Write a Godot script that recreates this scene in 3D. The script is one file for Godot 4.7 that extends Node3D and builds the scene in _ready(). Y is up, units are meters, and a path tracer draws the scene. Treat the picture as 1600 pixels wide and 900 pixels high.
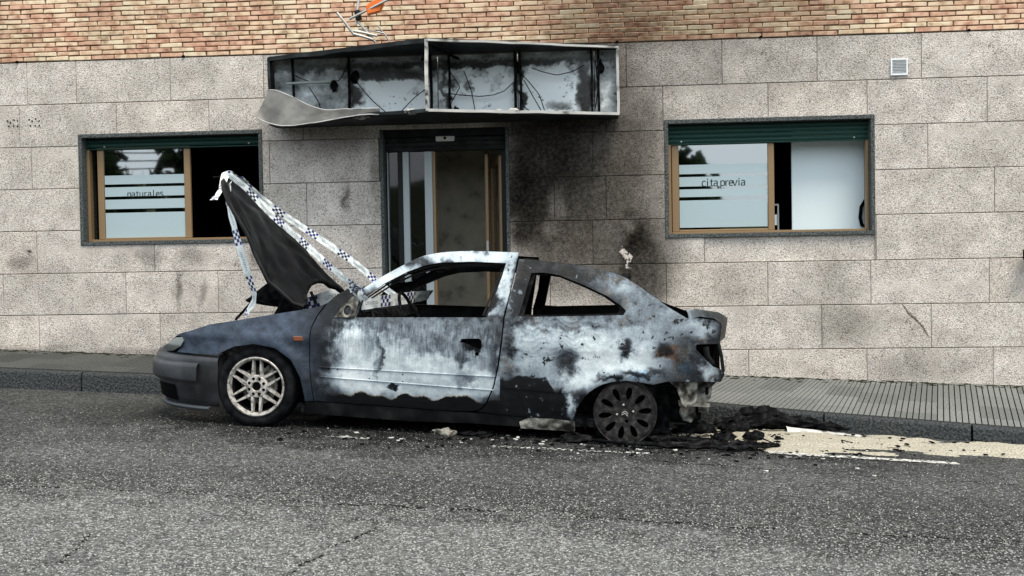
extends Node3D
# A burnt-out hatchback coupe at the kerb in front of a granite-clad shopfront.
# Wall face lies in the plane z = 0, x runs along the street, the street falls towards +x.

class MB:
	var v := PackedVector3Array()
	var n := PackedVector3Array()
	var u := PackedVector2Array()
	var w := PackedVector2Array()
	func tri(a: Vector3, b: Vector3, c: Vector3, na: Vector3, nb: Vector3, nc: Vector3) -> void:
		v.append(a); v.append(c); v.append(b)
		n.append(na); n.append(nc); n.append(nb)
	func ftri(a: Vector3, b: Vector3, c: Vector3, hint: Vector3) -> void:
		var m := (b - a).cross(c - a)
		if m.length_squared() < 1e-16: return
		m = m.normalized()
		if m.dot(hint) < 0.0: tri(a, c, b, -m, -m, -m)
		else: tri(a, b, c, m, m, m)
	func quad(a: Vector3, b: Vector3, c: Vector3, d: Vector3, hint: Vector3) -> void:
		ftri(a, b, c, hint); ftri(a, c, d, hint)
	func ntri(a: Vector3, b: Vector3, c: Vector3, na: Vector3, nb: Vector3, nc: Vector3) -> void:
		if (b - a).cross(c - a).dot(na) < 0.0: tri(a, c, b, na, nc, nb)
		else: tri(a, b, c, na, nb, nc)
	func box(at: Vector3, size: Vector3, bs := Basis.IDENTITY, bevel := 0.0) -> void:
		var h := size * 0.5
		var e: float = min(bevel, min(h.x, min(h.y, h.z)) * 0.45)
		for ax in 3:
			for s in [-1.0, 1.0]:
				var i := (ax + 1) % 3
				var j := (ax + 2) % 3
				var p := []
				for q in [[-1, -1], [1, -1], [1, 1], [-1, 1]]:
					var t := Vector3.ZERO
					t[ax] = s * h[ax]; t[i] = q[0] * (h[i] - e); t[j] = q[1] * (h[j] - e)
					p.append(at + bs * t)
				var o := Vector3.ZERO
				o[ax] = s
				quad(p[0], p[1], p[2], p[3], bs * o)
		if e <= 0.0: return
		for ax in 3:
			var i := (ax + 1) % 3
			var j := (ax + 2) % 3
			for si in [-1.0, 1.0]:
				for sj in [-1.0, 1.0]:
					var p := []
					for k in [[-1.0, 0], [1.0, 0], [1.0, 1], [-1.0, 1]]:
						var t := Vector3.ZERO
						t[ax] = k[0] * (h[ax] - e)
						t[i] = si * (h[i] - (0.0 if k[1] == 0 else e)); t[j] = sj * (h[j] - (e if k[1] == 0 else 0.0))
						p.append(at + bs * t)
					var o := Vector3.ZERO
					o[i] = si; o[j] = sj
					quad(p[0], p[1], p[2], p[3], bs * o)
		for sx in [-1.0, 1.0]:
			for sy in [-1.0, 1.0]:
				for sz in [-1.0, 1.0]:
					ftri(at + bs * Vector3(sx * h.x, sy * (h.y - e), sz * (h.z - e)), at + bs * Vector3(sx * (h.x - e), sy * h.y, sz * (h.z - e)), at + bs * Vector3(sx * (h.x - e), sy * (h.y - e), sz * h.z), bs * Vector3(sx, sy, sz))
	func grid(rows: Array, uvs := []) -> void:
		# a smooth sheet through rows of points
		var rn := rows.size()
		var cn: int = rows[0].size()
		var nn := []
		for r in rn:
			var line := PackedVector3Array()
			for c in cn:
				var r0: int = max(r - 1, 0)
				var r1: int = min(r + 1, rn - 1)
				var c0: int = max(c - 1, 0)
				var c1: int = min(c + 1, cn - 1)
				if rows[r][0].distance_squared_to(rows[r][cn - 1]) < 1e-10 and cn > 3:
					if c == 0: c0 = cn - 2
					if c == cn - 1: c1 = 1
				var m: Vector3 = (rows[r1][c] - rows[r0][c]).cross(rows[r][c1] - rows[r][c0])
				line.append(m.normalized() if m.length_squared() > 1e-20 else Vector3.UP)
			nn.append(line)
		for r in rn - 1:
			for c in cn - 1:
				var a: Vector3 = rows[r][c]
				var b: Vector3 = rows[r + 1][c]
				var d: Vector3 = rows[r][c + 1]
				var e: Vector3 = rows[r + 1][c + 1]
				tri(a, b, e, nn[r][c], nn[r + 1][c], nn[r + 1][c + 1])
				tri(a, e, d, nn[r][c], nn[r + 1][c + 1], nn[r][c + 1])
				if uvs:
					for k in [[r, c], [r + 1, c + 1], [r + 1, c], [r, c], [r, c + 1], [r + 1, c + 1]]: u.append(uvs[k[0]][k[1]])
	func tube(pts: Array, rad, seg := 6, caps := true) -> void:
		var rows := []
		var prev := Vector3.ZERO
		for k in pts.size():
			var d: Vector3 = (pts[min(k + 1, pts.size() - 1)] - pts[max(k - 1, 0)]).normalized()
			var side := prev - d * prev.dot(d)
			if side.length() < 0.01: side = d.cross(Vector3.UP if abs(d.y) < 0.9 else Vector3.RIGHT)
			side = side.normalized()
			prev = side
			var up := d.cross(side)
			var r: float = rad[k] if rad is Array else rad
			var ring := PackedVector3Array()
			for c in seg + 1:
				var t := TAU * (c % seg) / seg
				ring.append(pts[k] + (side * cos(t) + up * sin(t)) * r)
			rows.append(ring)
		grid(rows)
		if caps:
			for k in [0, pts.size() - 1]:
				var o: Vector3 = pts[0] - pts[1] if k == 0 else pts[k] - pts[k - 1]
				for c in seg: ftri(pts[k], rows[k][c], rows[k][c + 1], o)
	func lathe(prof: Array, seg: int, at: Vector3, smooth := false, bs := Basis.IDENTITY) -> void:
		# profile of (radius, along the local z axis)
		var rows := []
		for p in prof:
			var ring := PackedVector3Array()
			for c in seg + 1:
				var t := TAU * (c % seg) / seg
				ring.append(at + bs * Vector3(cos(t) * p.x, sin(t) * p.x, p.y))
			rows.append(ring)
		if smooth: grid(rows)
		else:
			for k in rows.size() - 1: grid([rows[k], rows[k + 1]])
	func slab(poly: PackedVector2Array, z0: float, z1: float, bevel := 0.0) -> void:
		# an outline in x, y given depth from z0 to z1 with a chamfered front edge
		var q := PackedVector2Array()
		var cw := Geometry2D.is_polygon_clockwise(poly)
		var m := poly.size()
		for k in m:
			var a := (poly[k] - poly[(k + m - 1) % m]).normalized()
			var b := (poly[(k + 1) % m] - poly[k]).normalized()
			var na := Vector2(-a.y, a.x)
			var nb := Vector2(-b.y, b.x)
			var t := (na + nb).normalized()
			t = t / max(0.4, t.dot(na))
			q.append(poly[k] + (-t if cw else t) * bevel)
		var idx := Geometry2D.triangulate_polygon(q)
		var f: float = sign(z1 - z0)
		for k in range(0, idx.size(), 3):
			ftri(Vector3(q[idx[k]].x, q[idx[k]].y, z1), Vector3(q[idx[k + 1]].x, q[idx[k + 1]].y, z1), Vector3(q[idx[k + 2]].x, q[idx[k + 2]].y, z1), Vector3(0, 0, f))
		var id2 := Geometry2D.triangulate_polygon(poly)
		for k in range(0, id2.size(), 3):
			ftri(Vector3(poly[id2[k]].x, poly[id2[k]].y, z0), Vector3(poly[id2[k + 1]].x, poly[id2[k + 1]].y, z0), Vector3(poly[id2[k + 2]].x, poly[id2[k + 2]].y, z0), Vector3(0, 0, -f))
		for k in m:
			var j := (k + 1) % m
			var d := poly[j] - poly[k]
			var o := Vector3(d.y, -d.x, 0) * (-1.0 if cw else 1.0)
			var zm := z1 - f * bevel
			quad(Vector3(poly[k].x, poly[k].y, z0), Vector3(poly[j].x, poly[j].y, z0), Vector3(poly[j].x, poly[j].y, zm), Vector3(poly[k].x, poly[k].y, zm), o)
			if bevel > 0.0: quad(Vector3(poly[k].x, poly[k].y, zm), Vector3(poly[j].x, poly[j].y, zm), Vector3(q[j].x, q[j].y, z1), Vector3(q[k].x, q[k].y, z1), o.normalized() + Vector3(0, 0, f))
	func panel(poly: PackedVector2Array, holes: Array, cell: float, zf: Callable, thick: float, far := false, width := 1.68) -> void:
		# a curved sheet-metal panel: an outline in x, y laid on the surface z = zf(x, y), with holes and turned-in edges
		var lo := poly[0]
		var hi := poly[0]
		for p in poly:
			lo = lo.min(p); hi = hi.max(p)
		var at3 := func(p: Vector2, inset: float) -> Vector3:
			var z: float = zf.call(p.x, p.y) - inset
			return Vector3(p.x, p.y, -width - z if far else z)
		var nrm := func(p: Vector2) -> Vector3:
			var e := 0.006
			var gx: float = (zf.call(p.x + e, p.y) - zf.call(p.x - e, p.y)) / (2 * e)
			var gy: float = (zf.call(p.x, p.y + e) - zf.call(p.x, p.y - e)) / (2 * e)
			return Vector3(-gx, -gy, -1.0 if far else 1.0).normalized()
		var nx := int(ceil((hi.x - lo.x) / cell))
		var ny := int(ceil((hi.y - lo.y) / cell))
		for i in nx:
			for j in ny:
				var o := lo + Vector2(i, j) * cell
				var sq := PackedVector2Array([o, o + Vector2(cell, 0), o + Vector2(cell, cell), o + Vector2(0, cell)])
				var bits: Array = Geometry2D.intersect_polygons(poly, sq)
				for hole in holes:
					var left := []
					for b in bits: left.append_array(Geometry2D.clip_polygons(b, hole))
					bits = left
				for b in bits:
					if Geometry2D.is_polygon_clockwise(b) and bits.size() > 1: continue
					var idx := Geometry2D.triangulate_polygon(b)
					for k in range(0, idx.size(), 3):
						ntri(at3.call(b[idx[k]], 0.0), at3.call(b[idx[k + 1]], 0.0), at3.call(b[idx[k + 2]], 0.0), nrm.call(b[idx[k]]), nrm.call(b[idx[k + 1]]), nrm.call(b[idx[k + 2]]))
		for loop in [poly] + holes:
			for k in loop.size():
				var a: Vector2 = loop[k]
				var b: Vector2 = loop[(k + 1) % loop.size()]
				var steps := int(ceil(a.distance_to(b) / cell))
				for s in steps:
					var p := a.lerp(b, float(s) / steps)
					var q := a.lerp(b, float(s + 1) / steps)
					quad(at3.call(p, 0.0), at3.call(q, 0.0), at3.call(q, thick), at3.call(p, thick), Vector3(0, 1, 0.01))
	func mesh() -> ArrayMesh:
		var arr := []
		arr.resize(Mesh.ARRAY_MAX)
		arr[Mesh.ARRAY_VERTEX] = v
		arr[Mesh.ARRAY_NORMAL] = n
		if u.size() == v.size(): arr[Mesh.ARRAY_TEX_UV] = u
		if w.size() == v.size(): arr[Mesh.ARRAY_TEX_UV2] = w
		var m := ArrayMesh.new()
		m.add_surface_from_arrays(Mesh.PRIMITIVE_TRIANGLES, arr)
		return m

var M := {}
var rng := RandomNumberGenerator.new()
var used := {}

func numbered(called: String) -> String:
	used[called] = used.get(called, -1) + 1
	return called if used[called] == 0 else "%s_%03d" % [called, used[called]]
func obj(called: String, b: MB, m: Material, parent: Node3D = self, at := Vector3.ZERO) -> MeshInstance3D:
	var o := MeshInstance3D.new()
	o.name = numbered(called) if parent == self else called
	o.mesh = b.mesh()
	o.material_override = m
	o.position = at
	parent.add_child(o, true)
	return o
func tag(o: Node, label: String, category := "", group := "", kind := "") -> Node:
	o.set_meta("label", label)
	if category: o.set_meta("category", category)
	if group: o.set_meta("group", group)
	if kind: o.set_meta("kind", kind)
	return o
func base(called: String, at := Vector3.ZERO, parent: Node3D = self) -> Node3D:
	var o := Node3D.new()
	o.name = numbered(called) if parent == self else called
	o.position = at
	parent.add_child(o, true)
	return o
func mat(color: Color, rough := 0.8, metal := 0.0) -> StandardMaterial3D:
	var m := StandardMaterial3D.new()
	m.albedo_color = color
	m.roughness = rough
	m.metallic = metal
	m.metallic_specular = 0.5 if rough < 0.5 else (0.3 if rough < 0.7 else 0.12)
	return m
func noise(seed_: int, freq: float, kind := FastNoiseLite.TYPE_SIMPLEX_SMOOTH, oct := 3) -> FastNoiseLite:
	var f := FastNoiseLite.new()
	f.seed = seed_
	f.noise_type = kind
	f.frequency = freq
	f.fractal_type = FastNoiseLite.FRACTAL_FBM if oct > 1 else FastNoiseLite.FRACTAL_NONE
	f.fractal_octaves = oct
	return f
func tex_of(img: Image) -> ImageTexture:
	img.generate_mipmaps()
	return ImageTexture.create_from_image(img)
func pv(a: Array) -> PackedVector2Array:
	var o := PackedVector2Array()
	for k in range(0, a.size(), 2): o.append(Vector2(a[k], a[k + 1]))
	return o
func rect(x0: float, x1: float, y0: float, y1: float) -> PackedVector2Array:
	return PackedVector2Array([Vector2(x0, y0), Vector2(x1, y0), Vector2(x1, y1), Vector2(x0, y1)])
func triplanar(m: StandardMaterial3D, per_metre: float, world := true) -> StandardMaterial3D:
	m.uv1_triplanar = true
	m.uv1_world_triplanar = world
	m.uv1_scale = Vector3.ONE * per_metre
	m.uv1_triplanar_sharpness = 8.0
	return m
func speckle_tex(seed_: int, freq: float, colors: Array, stops: Array, size := 512, kind := FastNoiseLite.TYPE_SIMPLEX_SMOOTH, oct := 4) -> ImageTexture:
	# a seamless grain whose levels run through a list of colours
	var f := noise(seed_, freq, kind, oct)
	if kind == FastNoiseLite.TYPE_CELLULAR: f.cellular_return_type = FastNoiseLite.RETURN_CELL_VALUE
	var d := f.get_seamless_image(size, size).get_data()
	var g := Gradient.new()
	g.offsets = PackedFloat32Array(stops)
	g.colors = PackedColorArray(colors)
	var lut := PackedByteArray()
	for k in 256:
		var c := g.sample(k / 255.0)
		lut.append_array([c.r8, c.g8, c.b8])
	var out := PackedByteArray()
	out.resize(size * size * 3)
	for k in size * size:
		var t := d[k] * 3
		out[k * 3] = lut[t]; out[k * 3 + 1] = lut[t + 1]; out[k * 3 + 2] = lut[t + 2]
	return tex_of(Image.create_from_data(size, size, false, Image.FORMAT_RGB8, out))
func normal_tex(seed_: int, freq: float, strength: float, size := 512, oct := 4) -> ImageTexture:
	var img := noise(seed_, freq, FastNoiseLite.TYPE_SIMPLEX_SMOOTH, oct).get_seamless_image(size, size)
	img.convert(Image.FORMAT_RGBA8)
	img.bump_map_to_normal_map(strength)
	return tex_of(img)
func field(w: int, h: int, x0: float, y0: float, step: float, blobs: Array, start: float, soft := 0.55) -> PackedFloat32Array:
	# soft patches [x, y, half width, half height, value] laid one over another, row 0 at the top
	var f := PackedFloat32Array()
	f.resize(w * h)
	f.fill(start)
	for k in range(0, blobs.size(), 5):
		var cx: float = (blobs[k] - x0) / step
		var cy: float = h - (blobs[k + 1] - y0) / step
		var rx: float = blobs[k + 2] / step
		var ry: float = blobs[k + 3] / step
		for j in range(max(0, int(cy - ry * 1.4)), min(h, int(cy + ry * 1.4) + 2)):
			for i in range(max(0, int(cx - rx * 1.4)), min(w, int(cx + rx * 1.4) + 2)):
				var q := Vector2((i - cx) / rx, (j - cy) / ry).length()
				var s := 1.0 - smoothstep(soft, 1.4, q)
				f[j * w + i] = lerpf(f[j * w + i], blobs[k + 4], s)
	return f
func sample(f: PackedFloat32Array, w: int, h: int, x: float, y: float) -> float:
	x = clampf(x, 0.0, w - 1.01); y = clampf(y, 0.0, h - 1.01)
	var i := int(x)
	var j := int(y)
	var a := x - i
	var b := y - j
	var k := j * w + i
	return (f[k] * (1 - a) + f[k + 1] * a) * (1 - b) + (f[k + w] * (1 - a) + f[k + w + 1] * a) * b

# ------------------------------------------------------------------ ground heights
func pave_y(x: float, z: float) -> float: return 0.316 - 0.0441 * x - 0.03 * z
func road_y(x: float, z: float) -> float: return 0.131 - 0.0441 * x + 0.02 * (z - 2.0)
var KERB := pv([-12.0, 1.2, -7.0, 1.27, -4.5, 1.32, -2.5, 1.36, -1.0, 1.41, 0.0, 1.53, 0.7, 1.74, 1.36, 1.97, 2.0, 2.14, 2.84, 2.37, 4.5, 2.9, 8.0, 4.1])
var kerb_curve := Curve2D.new()

func _ready() -> void:
	rng.seed = 7
	# ---------------- camera, sky, light, exposure
	var cam := Camera3D.new()
	cam.name = "camera"
	cam.fov = 28.07
	cam.near = 0.1
	cam.far = 400.0
	cam.basis = Basis(Vector3.UP, 0.0893) * Basis(Vector3.RIGHT, -0.02781) * Basis(Vector3.BACK, -0.01717)
	cam.position = Vector3(0, 1.4, 10.688)
	add_child(cam)
	cam.current = true
	var env := Environment.new()
	env.background_mode = Environment.BG_SKY
	var sm := ProceduralSkyMaterial.new()
	sm.sky_top_color = Color(0.80, 0.83, 0.86)
	sm.sky_horizon_color = Color(0.74, 0.76, 0.78)
	sm.sky_curve = 0.2
	sm.ground_horizon_color = Color(0.3, 0.3, 0.3)
	sm.ground_bottom_color = Color(0.2, 0.2, 0.2)
	sm.sun_angle_max = 0.0
	var sky := Sky.new()
	sky.sky_material = sm
	env.sky = sky
	env.tonemap_mode = Environment.TONE_MAPPER_LINEAR
	env.tonemap_exposure = 2.75
	env.sdfgi_enabled = true
	env.ssao_enabled = true
	env.ssil_enabled = true
	var we := WorldEnvironment.new()
	we.name = "world_environment"
	we.environment = env
	add_child(we)
	var sun := DirectionalLight3D.new()
	sun.name = "sun"
	sun.light_color = Color(1.0, 0.96, 0.9)
	sun.light_energy = 0.4
	sun.light_angular_distance = 25.0
	sun.shadow_enabled = true
	sun.rotation_degrees = Vector3(-62, 28, 0)
	add_child(sun)
	for p in KERB: kerb_curve.add_point(p)
	materials()
	print("materials ", Time.get_ticks_msec())
	ground()
	building()
	print("building ", Time.get_ticks_msec())
	sign_box()
	fittings()
	car()
	print("car ", Time.get_ticks_msec())
	tapes()
	debris()
	opposite()
	print("done ", Time.get_ticks_msec())

# ------------------------------------------------------------------ materials
const WX0 := -7.5
const WY0 := -0.1
const WW := 12.8
const WH := 4.3
const CX0 := -1.0
const CW := 4.2
const CH := 1.3
const RX0 := -8.0
const RZ0 := 1.0
const RW := 16.0
const RH := 10.0

func materials() -> void:
	M.granite = granite_material(true)
	M.asphalt = asphalt_material()
	M.car = car_material()
	M.joint = mat(Color(0.52, 0.50, 0.46), 0.95)
	M.trim_stone = triplanar(mat(Color.WHITE, 0.7), 1.0)
	M.trim_stone.albedo_texture = speckle_tex(31, 0.09, [Color(0.17, 0.18, 0.18), Color(0.30, 0.32, 0.32), Color(0.40, 0.42, 0.42)], [0.2, 0.5, 0.8], 512)
	M.shutter = mat(Color(0.115, 0.235, 0.21), 0.5)
	M.bronze = mat(Color(0.53, 0.44, 0.32), 0.42, 0.15)
	M.grey_alu = mat(Color(0.62, 0.66, 0.67), 0.45, 0.1)
	M.dark_metal = mat(Color(0.13, 0.14, 0.14), 0.5, 0.2)
	M.film = mat(Color(0.63, 0.705, 0.73), 0.5)
	M.black = mat(Color(0.03, 0.03, 0.035), 0.7)
	M.char = triplanar(mat(Color.WHITE, 0.85), 1.3)
	M.char.albedo_texture = speckle_tex(5, 0.02, [Color(0.04, 0.04, 0.045), Color(0.07, 0.073, 0.078), Color(0.115, 0.12, 0.125), Color(0.20, 0.20, 0.195)], [0.15, 0.45, 0.65, 0.95], 512)
	M.char.normal_enabled = true
	M.char.normal_texture = normal_tex(6, 0.03, 3.0)
	M.scorched = triplanar(mat(Color.WHITE, 0.62), 0.8)
	M.scorched.albedo_texture = speckle_tex(15, 0.012, [Color(0.05, 0.054, 0.06), Color(0.075, 0.08, 0.085), Color(0.11, 0.115, 0.12), Color(0.17, 0.168, 0.16)], [0.2, 0.5, 0.7, 0.95], 512)
	M.hood = M.scorched.duplicate()
	M.hood.roughness = 0.45
	M.hood.metallic_specular = 0.22
	M.hood.albedo_color = Color(0.8, 0.8, 0.82)
	M.dark_frame = triplanar(mat(Color.WHITE, 0.6), 1.0)
	M.dark_frame.albedo_texture = speckle_tex(16, 0.015, [Color(0.07, 0.08, 0.08), Color(0.12, 0.14, 0.14), Color(0.2, 0.22, 0.22)], [0.2, 0.55, 0.9], 256)
	M.ashen = triplanar(mat(Color.WHITE, 0.7), 1.2)
	M.ashen.albedo_texture = speckle_tex(17, 0.02, [Color(0.25, 0.25, 0.25), Color(0.62, 0.62, 0.61), Color(0.76, 0.76, 0.74), Color(0.84, 0.83, 0.80)], [0.14, 0.32, 0.6, 0.9], 256)
	M.white_rail = triplanar(mat(Color.WHITE, 0.6), 0.7)
	M.white_rail.albedo_texture = speckle_tex(33, 0.02, [Color(0.40, 0.40, 0.39), Color(0.66, 0.66, 0.65), Color(0.74, 0.74, 0.73)], [0.12, 0.26, 0.8], 256)
	M.kerb = triplanar(mat(Color.WHITE, 0.9), 0.9)
	M.kerb.albedo_texture = speckle_tex(18, 0.10, [Color(0.16, 0.17, 0.175), Color(0.24, 0.255, 0.26), Color(0.31, 0.32, 0.32)], [0.2, 0.5, 0.85], 512)
	M.kerb.normal_enabled = true
	M.kerb.normal_texture = normal_tex(19, 0.06, 4.0)
	M.tile = []
	for k in 8:
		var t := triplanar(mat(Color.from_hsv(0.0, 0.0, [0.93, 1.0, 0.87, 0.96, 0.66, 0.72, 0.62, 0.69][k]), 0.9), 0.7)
		if k == 0:
			t.albedo_texture = speckle_tex(20, 0.16, [Color(0.34, 0.35, 0.345), Color(0.44, 0.45, 0.44), Color(0.50, 0.51, 0.50), Color(0.60, 0.61, 0.60)], [0.12, 0.4, 0.65, 0.92], 512, FastNoiseLite.TYPE_SIMPLEX_SMOOTH, 3)
		else: t.albedo_texture = M.tile[0].albedo_texture
		M.tile.append(t)
	M.grout = triplanar(mat(Color.WHITE, 1.0), 0.8)
	M.grout.albedo_texture = speckle_tex(21, 0.05, [Color(0.08, 0.085, 0.075), Color(0.14, 0.15, 0.13), Color(0.2, 0.21, 0.18)], [0.2, 0.5, 0.9], 256)
	M.sand = triplanar(mat(Color.WHITE, 1.0), 0.8)
	M.sand.albedo_texture = speckle_tex(22, 0.14, [Color(0.38, 0.37, 0.34), Color(0.57, 0.555, 0.505), Color(0.65, 0.63, 0.57), Color(0.72, 0.705, 0.65)], [0.12, 0.35, 0.6, 0.9], 512, FastNoiseLite.TYPE_SIMPLEX_SMOOTH, 3)
	M.paint_white = triplanar(mat(Color.WHITE, 0.85), 1.5)
	M.paint_white.albedo_texture = speckle_tex(23, 0.05, [Color(0.40, 0.40, 0.39), Color(0.66, 0.66, 0.64), Color(0.82, 0.82, 0.80)], [0.2, 0.45, 0.8], 256)
	M.glass = mat(Color(0.60, 0.62, 0.62, 0.55), 0.02, 1.0)
	M.glass.transparency = BaseMaterial3D.TRANSPARENCY_ALPHA
	M.glass.metallic_specular = 0.9
	M.dark_glass = mat(Color(0.03, 0.035, 0.035, 0.62), 0.03)
	M.dark_glass.transparency = BaseMaterial3D.TRANSPARENCY_ALPHA
	M.soot_room = mat(Color(0.17, 0.165, 0.16), 0.95)
	M.plaster = triplanar(mat(Color.WHITE, 0.9), 0.6)
	M.plaster.albedo_texture = speckle_tex(24, 0.012, [Color(0.58, 0.56, 0.51), Color(0.68, 0.66, 0.61), Color(0.73, 0.71, 0.65), Color(0.78, 0.76, 0.70)], [0.15, 0.30, 0.5, 0.9], 512, FastNoiseLite.TYPE_SIMPLEX_SMOOTH, 5)
	M.white_board = mat(Color(0.86, 0.92, 0.94), 0.6)
	M.rubber = triplanar(mat(Color.WHITE, 0.75), 2.0, false)
	M.rubber.albedo_texture = speckle_tex(25, 0.02, [Color(0.05, 0.055, 0.06), Color(0.085, 0.09, 0.10), Color(0.13, 0.135, 0.145)], [0.2, 0.5, 0.9], 256)
	M.alloy = triplanar(mat(Color.WHITE, 0.4, 0.25), 2.5, false)
	M.alloy.albedo_texture = speckle_tex(26, 0.03, [Color(0.44, 0.43, 0.41), Color(0.68, 0.67, 0.65), Color(0.78, 0.77, 0.75)], [0.2, 0.42, 0.8], 256)
	M.burnt_alloy = triplanar(mat(Color.WHITE, 0.6), 2.5, false)
	M.burnt_alloy.albedo_texture = speckle_tex(27, 0.03, [Color(0.08, 0.078, 0.08), Color(0.125, 0.12, 0.122), Color(0.17, 0.165, 0.165), Color(0.27, 0.26, 0.245)], [0.2, 0.45, 0.65, 0.95], 256)
	M.bumper = triplanar(mat(Color.WHITE, 0.42), 1.2)
	M.bumper.albedo_texture = speckle_tex(28, 0.015, [Color(0.11, 0.12, 0.13), Color(0.155, 0.165, 0.18), Color(0.21, 0.22, 0.235)], [0.2, 0.5, 0.85], 256)
	M.lens = mat(Color(0.40, 0.42, 0.41), 0.15, 0.3)
	M.orange = mat(Color(0.85, 0.42, 0.10), 0.45)
	M.steel = mat(Color(0.72, 0.72, 0.70), 0.4, 0.6)
	M.rust_steel = triplanar(mat(Color.WHITE, 0.8, 0.1), 1.6)
	M.rust_steel.albedo_texture = speckle_tex(29, 0.02, [Color(0.16, 0.15, 0.14), Color(0.36, 0.36, 0.34), Color(0.60, 0.60, 0.57), Color(0.42, 0.36, 0.30)], [0.2, 0.42, 0.65, 0.95], 256)
	M.tape = tape_material()
	M.sheet = sheet_material()
	M.leaf = mat(Color(0.14, 0.19, 0.10), 0.8)
	M.leaf.backlight = Color(0.1, 0.12, 0.06)
	M.bark = mat(Color(0.20, 0.17, 0.14), 0.95)

func granite_material(stained: bool) -> StandardMaterial3D:
	var size := 1024
	var fine := noise(41, 0.16, FastNoiseLite.TYPE_SIMPLEX_SMOOTH, 2).get_seamless_image(size, size).get_data()
	var cell := noise(42, 0.24, FastNoiseLite.TYPE_CELLULAR, 1)
	cell.cellular_return_type = FastNoiseLite.RETURN_CELL_VALUE
	var grains := cell.get_seamless_image(size, size).get_data()
	var broad := noise(43, 0.006, FastNoiseLite.TYPE_SIMPLEX_SMOOTH, 4).get_seamless_image(size, size).get_data()
	var out := PackedByteArray()
	out.resize(size * size * 3)
	for k in size * size:
		var g := grains[k]
		var t := 0.75 + (fine[k] - 128) * 0.0011 + (broad[k] - 128) * 0.0005
		var warm := 0.023
		if g < 50: t -= 0.10 + (50 - g) * 0.0022
		elif g > 190: t += 0.07
		elif g > 150: warm = 0.042
		out[k * 3] = int(clampf(t + warm, 0.05, 1.0) * 255)
		out[k * 3 + 1] = int(clampf(t + warm * 0.10, 0.05, 1.0) * 255)
		out[k * 3 + 2] = int(clampf(t - warm * 0.95, 0.05, 1.0) * 255)
	var m := triplanar(mat(Color.WHITE, 0.85), 0.5)
	m.albedo_texture = tex_of(Image.create_from_data(size, size, false, Image.FORMAT_RGB8, out))
	m.normal_enabled = true
	m.normal_texture = normal_tex(44, 0.12, 2.0, 1024, 2)
	if stained:
		m.detail_enabled = true
		m.detail_albedo = soot_texture()
		m.detail_blend_mode = BaseMaterial3D.BLEND_MODE_MUL
		m.detail_uv_layer = BaseMaterial3D.DETAIL_UV_2
	return m

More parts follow.
